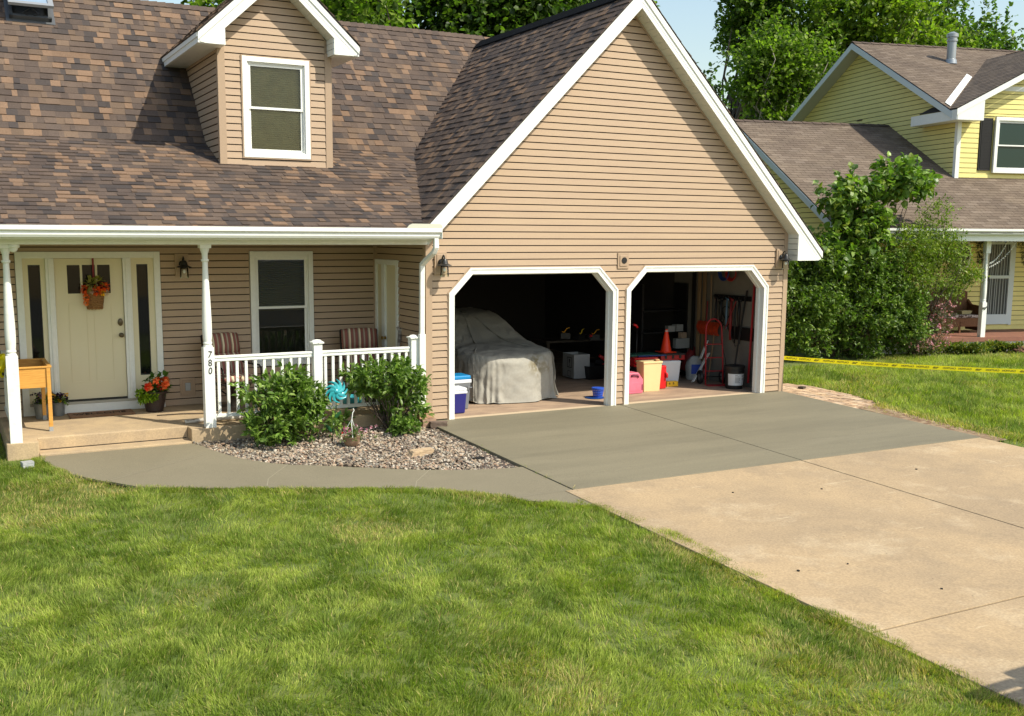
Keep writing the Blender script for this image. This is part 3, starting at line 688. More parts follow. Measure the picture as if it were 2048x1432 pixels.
def railing(A, B, n, z0=.30, z1=1.12):
    A = Vector(A); B = Vector(B); d = B-A; L = d.length; d.normalize(); M = Matrix.Translation((A.x, A.y, 0)) @ Matrix.Rotation(math.atan2(d.y, d.x), 4, 'Z')
    mb = MB(); mb.box(0, L, -.036, .036, z1-.03, z1, M); mb.box(0, L, -.026, .026, z1-.075, z1-.03, M)
    r = mb.build('railing', WHITE, H, bevel=.006); b0 = None; MB().box(0, L, -.03, .03, z0, z0+.045, M).build('bottom_rail', WHITE, r, bevel=.006)
    for i in range(n):
        x = (i+.5)*L/n
        if b0 is None:
            b0 = MB().box(-.018, .018, -.018, .018, z0+.045, z1-.075).build('baluster', WHITE, r); o = b0
        else: o = b0.copy(); COL.objects.link(o); o.parent = r
        o.matrix_local = M @ Matrix.Translation((x, 0, 0))
railing((-3.07, .02, 0), (-1.72, .02, 0), 11); railing((-1.59, .02, 0), (-.265, .02, 0), 12); railing((-5.485, .09, 0), (-5.485, 1.90, 0), 14)

# skylight
sk = MB(); sO = Vector((-4.67, 4.88, zmain(4.88))); sM = Matrix.Translation(sO) @ Matrix.Rotation(math.atan(1.033), 4, 'X')
for a, b, c, d in ((-.31, -.26, 0, .95), (.26, .31, 0, .95), (-.31, .31, 0, .05), (-.31, .31, .90, .95)): sk.box(a, b, c, d, -.02, .085, sM)
sk.box(-.36, .36, -.06, 1.0, .008, .016, sM)
skl = sk.build('skylight', mat('skylight_frame', (.09, .095, .10), .4), H)
lM = sM @ Matrix.Translation((0, .95, .09)) @ Matrix.Rotation(D2R(-11), 4, 'X') @ Matrix.Translation((0, -.95, 0))
mb = MB()
for a, b, c, d in ((-.33, -.25, -.03, .97), (.25, .33, -.03, .97), (-.25, .25, -.03, .05), (-.25, .25, .89, .97)): mb.box(a, b, c, d, 0, .045, lM)
lid = mb.build('skylight_sash', mat('skylight_sash', (.25, .26, .27), .35), skl); MB().box(-.25, .25, .05, .89, .02, .026, lM).build('pane', mat('sky_glass', (.25, .33, .42), .05, spec=.9), lid)
mb = MB(); mb.quad(sM @ Vector((-.26, .05, .0)), sM @ Vector((.26, .05, 0)), sM @ Vector((.26, .9, 0)), sM @ Vector((-.26, .9, 0))); mb.build('skylight_well', ROOMDARK, skl)
mb = MB(); 
for s in (-1, 1): mb.tube([sM @ Vector((s*.02, .03, .07)), sM @ Vector((s*.12, .03, .13)), sM @ Vector((s*.02, .04, .2))], .007, 6)
mb.build('opener_arm', BLACKM, skl)

# ================================================================== NEIGHBOUR HOUSE
NQ = Vector((16.188, 3.005, 0)); NR = D2R(-14)
NH = thing('yellow_house', 'yellow sided house next door with faded brown roof, black shutters and front porch', 'house', NQ, NR)
LEM = mat('trim_pale_blue', (.60, .66, .66), .5); YW = YSID
KN = .545
def zlow(v): return 2.87+KN*(v+.35)
YPAL = [(.175, .135, .100)]*5+[(.155, .118, .088)]*4+[(.195, .152, .115)]*2
nr = MB(); Un = Vector((1, 0, 0)); Vn = Vector((0, 1, KN)).normalized(); VRr = 5.17
shingles(nr, (-4.25, -.42, zlow(-.42)), Un, Vn, 12.2, (VRr+.42)/Vn.y, pal=YPAL, tabs=.305, seed=21, jit=.04, course=.14)
caps(nr, (-4.25, VRr, zlow(VRr)+.01), (.62, VRr, zlow(VRr)+.01), -Vn, (0, 1, -.5), seed=22, step=.3, wd=.14)
# upper block
VE, VA = 2.2, 6.6; ZA = 8.40; KU = .53
def zup(v): return ZA-KU*abs(v-VA)
Vu = Vector((0, 1, KU)).normalized()
shingles(nr, (.20, 1.95, zup(1.95)), Un, Vu, 8.5, (VA-1.95)/Vu.y, pal=YPAL, tabs=.305, seed=23, jit=.04, course=.14, skip=lambda u, v: .2+u > .66 and 1.95+v*Vu.y < 2.27)
caps(nr, (.2, VA, ZA+.01), (8.5, VA, ZA+.01), -Vu, (0, 1, -.5), seed=24, step=.3, wd=.14)
# front gable: apex at u=4.05
UA = 4.15; KF = .50
def zfg(u): return 5.98+KF*(u-.22) if u < UA else 5.98+KF*(2*UA-u-.22)
Vf = Vector((1, 0, KF)).normalized(); Vf2 = Vector((-1, 0, KF)).normalized()
DPAL = [(.15, .118, .09)]*3+[(.12, .095, .075)]*3
shingles(nr, (.20, 1.74, zfg(.20)), (0, 1, 0), Vf, 5.0, (UA-.2)/Vf.x, pal=DPAL, tabs=.305, seed=25, jit=.04, course=.14, skip=lambda u, v: (zup(1.74+u) > zfg(.2+v*Vf.x)+.08 and 1.74+u > 1.95 and 1.74+u < VA) or (.2+v*Vf.x < .62 and u > 1.5))
shingles(nr, (2*UA-.20, 1.74, zfg(.20)), (0, 1, 0), Vf2, 5.0, (UA-.2)/Vf.x, pal=DPAL, tabs=.305, seed=26, jit=.04, course=.14, skip=lambda u, v: 1.74+u > 5)
nroof = nr.build('roof', YSHING, NH, col=True, fixn=False)
nd = MB()
def nslab(P): nd.prism([(p[0], p[1], p[2]-.03) for p in P], (0, 0, .024))
nslab([(-4.24, -.41, zlow(-.41)), (8, -.41, zlow(-.41)), (8, 2.2, zlow(2.2)), (-4.24, 2.2, zlow(2.2))]); nslab([(-4.24, 2.2, zlow(2.2)), (.62, 2.2, zlow(2.2)), (.62, VRr, zlow(VRr)), (-4.24, VRr, zlow(VRr))]); nslab([(-4.24, VRr, zlow(VRr)), (.62, VRr, zlow(VRr)), (.62, 10.2, 3.1), (-4.24, 10.2, 3.1)])
nslab([(.21, 1.97, zup(1.97)), (.60, 1.97, zup(1.97)), (.60, 2.31, zup(2.31)), (.21, 2.31, zup(2.31))]); nslab([(.21, 2.31, zup(2.31)), (8.6, 2.31, zup(2.31)), (8.6, VA, ZA), (.21, VA, ZA)]); nslab([(.21, VA, ZA), (8.6, VA, ZA), (8.6, 11.2, zup(11.2)), (.21, 11.2, zup(11.2))])
nslab([(.21, 1.75, zfg(.21)), (.64, 1.75, zfg(.64)), (.64, 3.25, zfg(.64)), (.21, 3.25, zfg(.21))]); nslab([(.64, 1.75, zfg(.64)), (UA, 1.75, zfg(UA)), (UA, 6, zfg(UA)), (.64, 6, zfg(.64))]); nslab([(UA, 1.75, zfg(UA)), (2*UA-.21, 1.75, zfg(.21)), (2*UA-.21, 6, zfg(.21)), (UA, 6, zfg(UA))])
nd.build('roof_deck', DECK, nroof)
nw = MB(); nw.box(-3.98, .62, 1.803, 10, -.1, 3.9); nw.box(.623, 8.2, 2.203, 10.6, -.1, 5.8); nw.box(.62, 8.2, 1.803, 2.3, -.1, 3.9)
nw.prism([(-3.98, 1.0, 3.4), (-3.98, VRr, zlow(VRr)-.15), (-3.98, 9.6, 3.3)], (.1, 0, 0)); nw.prism([(.623, 2.3, 5.8), (.623, VA, ZA-.2), (.623, 10.6, 5.9)], (.1, 0, 0)); nw.prism([(.62, 2.203, 5.8), (UA, 2.203, zfg(UA)-.2), (7.9, 2.203, 5.8)], (0, .1, 0))
nw.build('wall', YSID, NH)
ns = MB()
def span_nf(z):
    s = [(.70, 8.1)] if z < 6.0 else [(.22+(z-5.98+.22)/KF, 2*UA-.22-(z-5.98+.22)/KF)]
    if 4.36 < z < 5.86: s = subtract(s, 1.24, 3.30)
    return s
siding(ns, (0, 2.2, 0), (1, 0, 0), (0, -1, 0), 4.27, 7.7, span_nf, course=.127, brk=(4.36, 5.86, 6.0))
def span_nw(z):      # west wall of the upper block, u param runs along -v
    lo = 2.26; hi = 10.5
    if z > 6.0: k = (ZA-.2-z)/KU; lo, hi = VA-k, VA+k
    return [(-hi, -lo)] if hi > lo else []
siding(ns, (.62, 0, 0), (0, -1, 0), (-1, 0, 0), 3.4, 8.2, span_nw, course=.127, brk=(6.0,))
siding(ns, (-3.98, 0, 0), (0, -1, 0), (-1, 0, 0), 0, 5.7, lambda z: [(-9.8, -1.85)] if z < 3.6 else ([(-(VRr+(zlow(VRr)-.18-z)/KN), -(VRr-(zlow(VRr)-.18-z)/KN))]), course=.127, brk=(3.6,))
siding(ns, (-3.98, 0, 0), (0, -1, 0), (-1, 0, 0), 2.55, 3.6, lambda z: [(-1.85, -max(-.2, (z-2.87+.15)/KN-.35))], course=.127)
siding(ns, (0, 1.8, 0), (1, 0, 0), (0, -1, 0), .44, 2.8, lambda z: subtract([(-3.9, 8)], 1.30, 2.30) if z < 2.72 else [(-3.9, 8)], course=.127, brk=(2.72,))
ns.build('siding', [YSID, YLAP_SHADE], NH, fixn=False)
nt_ = MB()
nt_.box(.585, .70, 2.165, 2.2, 4.22, 5.72); nt_.box(.585, .62, 2.2, 2.27, 4.22, 5.72)
nt_.build('corner_trim', WHITE, NH); nt_ = MB()
for s in (-1, 1):
    v1 = VA+s*4.68
    nt_.prism([(.19, VA, ZA-.03), (.19, v1, zup(v1)-.03), (.19, v1, zup(v1)-.2), (.19, VA, ZA-.2)], (.02, 0, 0))
nt_.build('rake_trim', LEM, NH); nt_ = MB(); nt_.prism([(-4.27, VRr, zlow(VRr)-.03), (-4.27, -.42, zlow(-.42)-.03), (-4.27, -.42, zlow(-.42)-.2), (-4.27, VRr, zlow(VRr)-.2)], (.02, 0, 0))
nt_.prism([(-4.27, VRr, zlow(VRr)-.03), (-4.27, 9.9, 3.0), (-4.27, 9.9, 2.83), (-4.27, VRr, zlow(VRr)-.2)], (.02, 0, 0))
nt_.build('rake_trim', LEM, NH)
n2 = MB()
for (a, b) in ((.20, UA), (2*UA-.2, UA)):
    n2.prism([(a, 1.72, zfg(a)-.03), (b, 1.72, zfg(b)-.03), (b, 1.72, zfg(b)-.18), (a, 1.72, zfg(a)-.18)], (0, .02, 0))
n2.prism([(.23, 1.73, 5.68), (1.0, 1.73, 5.68), (1.0, 1.73, zfg(1.0)-.18), (.23, 1.73, zfg(.23)-.16)], (0, .02, 0)); n2.box(.21, .23, 1.74, 3.6, 5.68, zfg(.21)-.04); n2.box(.23, 1.0, 1.75, 2.2, 5.675, 5.69); n2.box(.23, .62, 2.2, 3.6, 5.675, 5.69)
n2.box(1.75, 6.5, 2.165, 2.2, 6.50, 6.62)
n2.build('gable_trim', WHITE, NH)
# flashing strip in the valley
fl = MB(); vv = lambda u: VA-(ZA-zfg(u))/KU; PF = [(.30, vv(.30)+.02), (2.5, vv(2.5)+.02), (2.5, vv(2.5)+.24), (.30, vv(.30)+.24)]
fl.prism([(u, v, zup(v)+.022) for u, v in PF], (0, 0, .012)); fl.build('valley_flashing', WHITE, nroof)
nsf = MB(); 
for s, n_ in ((-1, 44), (1, 44)):
    for i in range(n_):
        a = VA+s*4.6*i/n_; b = VA+s*4.6*(i+.95)/n_; nsf.prism([(.21, a, zup(a)-.2), (.21, b, zup(b)-.2), (.61, b, zup(b)-.2), (.61, a, zup(a)-.2)], (0, 0, .01))
nsf.build('gable_soffit', mat('soffit_grey', (.5, .52, .48), .6), NH)
# porch of the neighbour
np_ = MB(); np_.box(-3.9, 8, -.1, 1.8, .22, .32); NP = np_.build('porch_floor', mat('red_brown_deck', (.25, .11, .07), .7, (.20, .09, .06), 5), NH)
MB().box(-3.9, 8, -.04, .0, -.05, .22).build('porch_skirt', WHITE, NH)
gt = MB(); gt.prism([(-4.2, p+.02, q+.12) for p, q in prof], (12.2, 0, 0)); gt.build('gutter', WHITE, NH)
MB().box(-3.9, 8, -.312, .1, 2.64, 2.80).build('porch_beam', WHITE, NH)
MB().box(-3.9, 8, .1, 1.8, 2.70, 2.72).build('porch_ceiling', mat('porch_ceiling_tan', (.35, .30, .15), .8), NH)
pm = turned_post(.0, .05, .32, 2.65, w=.125, ph=.85); pm.box(-.0625, .0625, -.0125, .1125, 2.35, 2.64); pp_ = pm.build('porch_post', WHITE, NH, smooth=35)
nwin = window(NH, 1.68, 2.95, 4.40, 5.83, 2.2-.06, cw=.09, blind=0, paned=mat('teal_glass', (.012, .035, .032), .04, spec=.3), rec=False)
for a, b in ((1.27, 1.64), (2.99, 3.36)):
    mb = MB(); mb.box(a, b, 2.165, 2.2, 4.46, 5.80); 
    for i in range(34): mb.box(a+.04, b-.04, 2.155, 2.17, 4.52+i*.037, 4.545+i*.037)
    mb.build('shutter', mat('shutter_black', (.013, .012, .012), .5), NH)
mb = MB()
for a, b, c, d in ((1.30, 1.38, .44, 2.70), (2.20, 2.28, .44, 2.70), (1.38, 2.20, 2.62, 2.70), (1.38, 1.48, .46, 2.62), (2.12, 2.20, .46, 2.62), (1.48, 2.12, .46, .72), (1.48, 2.12, 1.66, 1.74), (1.48, 2.12, 2.55, 2.62)): mb.box(a, b, 1.75, 1.80, c, d)
sdn = mb.build('storm_door', LEM, NH); 
mb = MB(); r5 = random.Random(5); x = 1.48
while x < 2.12:
    mb.quad((x, 1.785, .72), (x+.035, 1.79, .72), (x+.035, 1.79, 2.55), (x, 1.785, 2.55)); x += r5.choice((.05, .06, .09))
mb.build('curtain', mat('pale_curtain', (.28, .30, .29), .8), sdn); MB().quad((1.48, 1.797, .72), (2.12, 1.797, .72), (2.12, 1.797, 2.55), (1.48, 1.797, 2.55)).build('pane', mat('grey_glass', (.06, .07, .07), .2), sdn)
MB().box(1.47, 1.50, 1.72, 1.75, 1.6, 1.72).build('handle', BLACKM, sdn)
MB().lathe([(.29, 0), (.29, .03), (.23, .04), (.22, .02)], M=Matrix.Translation((.68, 1.785, 2.28)) @ Matrix.Rotation(math.pi/2, 4, 'X') @ Matrix.Diagonal((.85, 1.6, 1, 1)), n=28).build('oval_window_frame', WHITE, NH, smooth=40)
MB().lathe([(.222, 0), (.222, .034), (.001, .035)], M=Matrix.Translation((.68, 1.78, 2.28)) @ Matrix.Rotation(math.pi/2, 4, 'X') @ Matrix.Diagonal((.85, 1.6, 1, 1)), n=28).build('oval_pane', GLASS, NH)
vt = MB(); vb = Vector((2.65, 5.35, zup(5.35)-.05)); vt.lathe([(.17, 0), (.15, .12), (.125, .14), (.125, .62), (.15, .63), (.15, .68), (.13, .70), (.13, .74), (.16, .75), (.16, .84), (.05, .9)], vb, n=18)
vt.build('vent_pipe', mat('galvanised', (.34, .36, .37), .4, metal=.6), nroof, smooth=35)

# ================================================================== GRASS
GRASSM = leafmat('grass_blades', .42, .5, (.85, 1.0, .25), .12)
def grass(name, pts, hmin, hmax, wid, seed, label, dry=None, tall=None):
    r = np.random.default_rng(seed); n = len(pts); x, y = pts[:, 0], pts[:, 1]; z = np.where(y < 0, .03*y, 0)-.03
    lf = vnoise(x, y, .9, seed+1)*2*np.pi*1.6+vnoise(x, y, 2.6, seed+2)*2.5
    ang = lf+r.normal(0, .75, n); ang = ang+(vnoise(x, y, 6.5, seed+20)-.5)*4.5; lean = np.clip(r.uniform(.15, 1.1, n)*(.55+.9*vnoise(x, y, 3.7, seed+3)), 0, 1.2)
    h = r.uniform(hmin, hmax, n)*(.55+.45*vnoise(x, y, 2.2, seed+4)+.45*vnoise(x, y, 7.5, seed+14)); 
    if tall is not None: h *= tall
    wd = wid*r.uniform(.6, 1.25, n); fa = r.uniform(0, np.pi, n)
    wx, wy = np.cos(fa)*wd/2, np.sin(fa)*wd/2; lx, ly = np.cos(ang)*lean*h, np.sin(ang)*lean*h; hz = h*np.sqrt(np.clip(1-(lean*.75)**2, .2, 1))
    V = np.empty((n, 5, 3)); V[:, 0] = np.c_[x-wx, y-wy, z]; V[:, 1] = np.c_[x+wx, y+wy, z]
    V[:, 2] = np.c_[x-wx*.8+lx*.38, y-wy*.8+ly*.38, z+hz*.58]; V[:, 3] = np.c_[x+wx*.8+lx*.38, y+wy*.8+ly*.38, z+hz*.58]; V[:, 4] = np.c_[x+lx, y+ly, z+hz]
    F = (np.arange(n)[:, None, None]*5+np.array([[0, 1, 3], [0, 3, 2], [2, 3, 4]])[None]).reshape(-1, 3)
    a = np.array([.158, .224, .034]); b = np.array([.385, .430, .098]); c = np.array([.105, .165, .030]); d = np.array([.56, .45, .20])
    q = vnoise(x, y, .55, seed+5)*.35+vnoise(x, y, 2.1, seed+6)*.3+vnoise(x, y, 7, seed+16)*.35; q = np.clip((q-.30)/.42, 0, 1)+r.normal(0, .22, n); q = np.clip(q, 0, 1)[:, None]
    col = a*(1-q)+b*q; k = np.clip((vnoise(x, y, 1.9, seed+7)*.6+vnoise(x, y, 5.5, seed+17)*.4-.55)/.15, 0, 1)[:, None]; col = col*(1-k*.5)+c*k*.5
    dr = r.random(n) < (.055+.30*np.clip((vnoise(x, y, 1.1, seed+8)-.66)/.15, 0, 1)+(0 if dry is None else dry)); col[dr] = d*r.uniform(.55, 1.1, (dr.sum(), 1)); col *= r.uniform(.55, 1.45, (n, 1))
    C = np.repeat(col, 5, axis=0)
    o = npmesh(name, V.reshape(-1, 3), F, GRASSM, C); struct(o, 'stuff'); o['label'] = label; return o
def scatter(x0, x1, y0, y1, dens, seed, f):
    r = np.random.default_rng(seed); n = int((x1-x0)*(y1-y0)*dens); P = np.c_[r.uniform(x0, x1, n), r.uniform(y0, y1, n)]; P3 = np.c_[P, np.where(P[:, 1] < 0, .03*P[:, 1], 0)]
    ok, d = inview(P3, .10); P = P[ok]; d = d[ok]; P3 = P3[ok]; keep = f(P, d, r); return P[keep], d[keep]
BED = PATH_IN[::-1]+[(-3.42, .22), (-.03, .22)]
LAWN_EDGE = [(-.10, -4.72), (-.08, -5.5), (-.03, -6.2), (-.10, -7.0), (-.16, -7.7), (-.14, -8.35), (-.18, -8.9), (-.20, -9.4), (-.22, -10), (-.22, -12), (-.25, -17.3)]
def lawn(P, d, r):
    ok = ~pip(P, PATH) & ~pip(P, BED) & (P[:, 1] < 1.95)
    ok &= ~((P[:, 0] > -5.6) & (P[:, 1] > -.12)); ok &= ~((P[:, 0] > -3.5) & (P[:, 1] > -1.5))
    le = np.interp(-P[:, 1], [4.7, 5.5, 6.2, 7, 7.7, 8.35, 8.9, 9.4, 12, 18], [-.06, -.05, 0, -.07, -.13, -.11, -.15, -.17, -.2, -.22])+.035+.035*np.sin(P[:, 1]*7)*np.sin(P[:, 1]*3.1)+r.normal(0, .015, len(P))
    ok &= P[:, 0] < le; ok &= (P[:, 1] > -17)
    q = np.clip((8.5/d)**1.6, .2, 1); bare = np.clip((vnoise(P[:, 0], P[:, 1], 1.1, 91)-.70)/.1, 0, 1)*.55
    gap = np.clip((vnoise(P[:, 0], P[:, 1], 10, 92)-.16)/.2, .33, 1)
    return ok & (r.random(len(P)) < q*(1-bare)*gap)
P, d = scatter(-13, .1, -13.0, 1.9, 9200, 31, lawn)
print('lawn blades', len(P))
dry = np.clip(.55-np.abs(P[:, 0]+.25)/.5, 0, .5)*(P[:, 1] < -4.9)*(vnoise(P[:, 0], P[:, 1], 1.3, 77) > .5)+.35*((P[:, 0]+4.65)**2+(P[:, 1]+1.85)**2 < .12)
r = np.random.default_rng(66); n = 26000; yy = -r.uniform(4.4, 13, n); le = np.interp(-yy, [4.7, 5.5, 6.2, 7, 7.7, 8.35, 8.9, 9.4, 12, 18], [-.06, -.05, 0, -.07, -.13, -.11, -.15, -.17, -.2, -.22])
tuft = vnoise(yy, yy*0, 3.5, 9)*.09; P2 = np.c_[le-.045+tuft*1.1+r.uniform(-.13, .05, n), yy]; ok, d2 = inview(np.c_[P2, .03*yy], .1); P2 = P2[ok & (r.random(n) < np.clip(8/d2, .2, 1))]
po = np.array(PATH_OUT); sg = r.integers(0, len(po)-1, 16000); t = r.random((16000, 1)); P3 = po[sg]*(1-t)+po[sg+1]*t; nn_ = po[sg+1]-po[sg]; nn_ = np.c_[nn_[:, 1], -nn_[:, 0]]/np.linalg.norm(nn_, axis=1, keepdims=True); nn_ *= np.where((nn_ @ np.array([-.5, -1]))[:, None] > 0, 1, -1)
P3 = P3+nn_*(r.uniform(-.035, .12, (16000, 1))+.03*(.5-vnoise(P3[:, 0], P3[:, 1], 3, 3))[:, None]); P3 = P3[~((P3[:, 0] > -5.0) & (P3[:, 0] < -4.2) & (r.random(16000) < .75))]
dry = np.r_[dry, np.full(len(P2), .22), np.full(len(P3), .05)]; P = np.r_[P, P2, P3]
grass('grass', P, .038, .068, .0056, 40, 'mown front lawn with lime, dark green and straw patches', dry)
def lawn2(P, d, r):
    ok = ~pip(P, [(-2, 2), (-2, -4.05), (6.86, -4.05)] if False else [(0, 0), (6.9, 0), (6.9, 8), (0, 8)]) & (P[:, 0] > 6.9-.0)
    ok &= ~pip(P, PAV); e = 6.92+np.clip((-1.7-P[:, 1]), 0, 1)*.08*(P[:, 1] > -4.2)+.03*np.sin(P[:, 1]*6); ok &= (P[:, 0] > e) | (P[:, 1] > .2)
    n = (P-np.array([NQ.x, NQ.y])) @ np.array([[math.cos(NR)], [math.sin(NR)]]); v = (P-np.array([NQ.x, NQ.y])) @ np.array([[-math.sin(NR)], [math.cos(NR)]])
    ok &= ~((n[:, 0] > -4) & (v[:, 0] > -.85)); ok &= ~((P[:, 1] > 2.6) & (P[:, 0] < 12.6))
    bare = ((P[:, 0]-6.9-.28 < 0) & (P[:, 1] < -1.7)) & (r.random(len(P)) < .8)
    return ok & ~bare & (r.random(len(P)) < np.clip((13/d)**1.5, .12, 1))
P, d = scatter(6.8, 24, -6, 6, 2600, 32, lawn2)
print('side lawn blades', len(P))
dry = .5*((P[:, 0] < 7.6) & (P[:, 1] < -1.4) & (P[:, 1] > -4.2)).astype(float)
grass('side_grass', P, .06, .12, .0095, 50, 'green side lawn between the driveway and the yellow house', dry)
# straw and bare soil along the right driveway edge
mb = MB(); mb.add([(6.87, -1.72, -.035), (7.35, -1.70, -.034), (7.25, -3.0, -.09), (7.1, -4.3, -.125), (6.86, -4.3, -.125)], ((0, 1, 2, 3, 4),)); struct(mb.build('bare_soil', mat('bare_soil', (.16, .09, .05), .95, (.30, .22, .13), 9, bump=.8, bscale=50, contrast=(.4, .6))))

# ================================================================== GRAVEL
def ico(sub=1):
    import bmesh
    bm = bmesh.new(); bmesh.ops.create_icosphere(bm, subdivisions=sub, radius=1); V = np.array([v.co[:] for v in bm.verts]); F = np.array([[v.index for v in f.verts] for f in bm.faces]); bm.free(); return V, F
def stones(name, P, z, smin, smax, pal, m, seed, label):
    V0, F0 = ico(1); r = np.random.default_rng(seed); n = len(P); k = len(V0)
    s = r.uniform(smin, smax, n)[:, None, None]*np.stack([r.uniform(.8, 1.35, n), r.uniform(.7, 1.1, n), r.uniform(.4, .75, n)], -1)[:, None, :]
    V = V0[None]*(1+r.normal(0, .13, (n, k, 1)))*s; a = r.uniform(0, 2*np.pi, n); b = r.normal(0, .45, n); ca, sa, cb, sb = np.cos(a), np.sin(a), np.cos(b), np.sin(b)
    x, y, zz = V[..., 0], V[..., 1], V[..., 2]; y2 = y*cb[:, None]-zz*sb[:, None]; z2 = y*sb[:, None]+zz*cb[:, None]; x3 = x*ca[:, None]-y2*sa[:, None]; y3 = x*sa[:, None]+y2*ca[:, None]
    V = np.stack([x3+P[:, 0, None], y3+P[:, 1, None], z2+z[:, None]], -1).reshape(-1, 3); F = (F0[None]+np.arange(n)[:, None, None]*k).reshape(-1, 3)
    pal = np.array(pal); C = np.repeat(pal[r.integers(0, len(pal), n)]*r.uniform(.75, 1.2, (n, 1)), k, axis=0)
    o = npmesh(name, V, F, m, C); struct(o, 'stuff'); o['label'] = label; return o
STONE = mat('stone_chips', (1, 1, 1), .8, (.78, .76, .74), 30, attr=True, fine=.15, bscale=150)
r = np.random.default_rng(3); n = 14500; P = np.c_[r.uniform(-3.45, 0, n), r.uniform(-2.95, .02, n)]
P = P[pip(P, PATH_IN[::-1]+[(-3.38, -.06), (-.03, -.06)])]; P = P[~((P[:, 0] > -3.38) & (P[:, 1] > -.05))]
dy = np.clip(-P[:, 1], 0, 3); zb = np.where(P[:, 1] < 0, .03*P[:, 1], 0); z = zb-.03+.05*vnoise(P[:, 0], P[:, 1], 1.6, 5)*np.clip((-.05-P[:, 0])/.5, 0.2, 1)*np.clip((P[:, 1]+2.95)/.6, .3, 1)+r.uniform(-.008, .016, len(P))
z -= .012*np.clip((P[:, 0]+.45)/.4, 0, 1)
stones('gravel', P, z, .010, .026, [(.40, .31, .21), (.32, .25, .17), (.46, .40, .31), (.22, .17, .125), (.15, .12, .09), (.52, .46, .37), (.36, .24, .16), (.24, .22, .18), (.40, .30, .22), (.13, .10, .08), (.28, .24, .18)], STONE, 8, 'river gravel bed of tan, pink and grey stones in front of the porch')
BEDM = mat('bed_soil', (.06, .045, .035), .95); mb = MB(); mb.add([(x, y, gz(y)-.022) for x, y in PATH_IN]+[(-.031, -.05, -.022), (-3.4, -.05, -.022)], (tuple(range(len(PATH_IN)+2)),)); struct(mb.build('bed_soil', BEDM))

# ================================================================== PLANTS
LEAF = leafmat('leaf', .32, .40)
TLEAF = leafmat('tree_leaf', .48, .45)
PETAL = leafmat('petal', .3, .6, (1, .8, .6))
def leaves(centres, dirs, size, cols, seed, aspect=.5, fold=.25, droop=0.0):
    """one folded 6-vertex leaf at each centre; returns V, F, C"""
    r = np.random.default_rng(seed); n = len(centres); d = dirs/np.linalg.norm(dirs, axis=1, keepdims=True)
    up = r.normal(0, .45, (n, 3))+np.array([0, 0, 1.]); s = np.cross(d, up); s /= np.linalg.norm(s, axis=1, keepdims=True)+1e-9; nn = np.cross(s, d)
    L = (size*r.uniform(.65, 1.2, n))[:, None]; w = L*aspect*.5
    b = centres; m1 = b+d*L*.35; m2 = b+d*L*.72-nn*L*droop*.4; t = b+d*L-nn*L*(.12+droop)
    V = np.stack([b, m1+s*w+nn*w*fold, m2+s*w*.75+nn*w*fold*.7, t, m2-s*w*.75+nn*w*fold*.7, m1-s*w+nn*w*fold, m1, m2], 1)
    F = np.array([[0, 6, 1, 1], [6, 7, 2, 1], [7, 3, 2, 2], [0, 5, 6, 6], [5, 4, 7, 6], [4, 3, 7, 7]]); T = np.array([[0, 6, 1], [6, 2, 1], [6, 7, 2], [7, 3, 2], [0, 5, 6], [5, 4, 6], [4, 7, 6], [4, 3, 7]])
    Fs = (T[None]+np.arange(n)[:, None, None]*8).reshape(-1, 3); C = np.repeat(cols, 8, axis=0); return V.reshape(-1, 3), Fs, C
def palcols(n, pal, r, jit=.25):
    pal = np.array(pal); return pal[r.integers(0, len(pal), n)]*r.uniform(1-jit, 1+jit, (n, 1))
def blobs_pts(blobs, n, r, shell=.55):
    """points spread in ellipsoids, mostly in the outer shell; blob=(cx,cy,cz,rx,ry,rz,weight)"""
    B = np.array(blobs, float); wt = B[:, 6]/B[:, 6].sum(); k = r.choice(len(B), n, p=wt); d = r.normal(0, 1, (n, 3)); d /= np.linalg.norm(d, axis=1, keepdims=True)
    rad = shell+(1-shell)*r.random(n)**.6; rad *= (1+.16*np.sin(d[:, 0]*5+k)+.14*np.sin(d[:, 2]*7+k*2)+r.normal(0, .05, n)); return B[k, :3]+d*B[k, 3:6]*rad[:, None], d, k
G_SHRUB = [(.11, .185, .028), (.15, .24, .04), (.075, .135, .022), (.21, .30, .06)]
G_DARK = [(.045, .085, .016), (.07, .12, .02), (.095, .15, .028), (.035, .065, .014)]
G_MID = [(.115, .175, .02), (.155, .22, .028), (.21, .28, .04), (.075, .125, .018)]
G_LIME = [(.19, .25, .025), (.25, .30, .04), (.13, .19, .025)]
BARK = mat('bark', (.09, .065, .045), .9, (.05, .04, .03), 12, bump=.6, bscale=30)
BIRCH = mat('pale_bark', (.38, .34, .28), .8, (.15, .12, .10), 8, bump=.4, bscale=20, contrast=(.5, .6))
def stems(mb, base, targets, r0, r, seed, bend=.2):
    rr = random.Random(seed); base = Vector(base)
    for t in targets:
        t = Vector(t); L = (t-base).length; pts = [base+Vector((rr.uniform(-.03, .03), rr.uniform(-.03, .03), 0))]
        for k in (.3, .6, .85, 1):
            p = base.lerp(t, k)+Vector((rr.uniform(-1, 1), rr.uniform(-1, 1), rr.uniform(-.3, .6)))*L*bend*.25*(1 if k < 1 else 0); pts.append(p)
        mb.tube(pts, [r0, r0*.8, r0*.55, r0*.35, r0*.12], 5, cap=False)
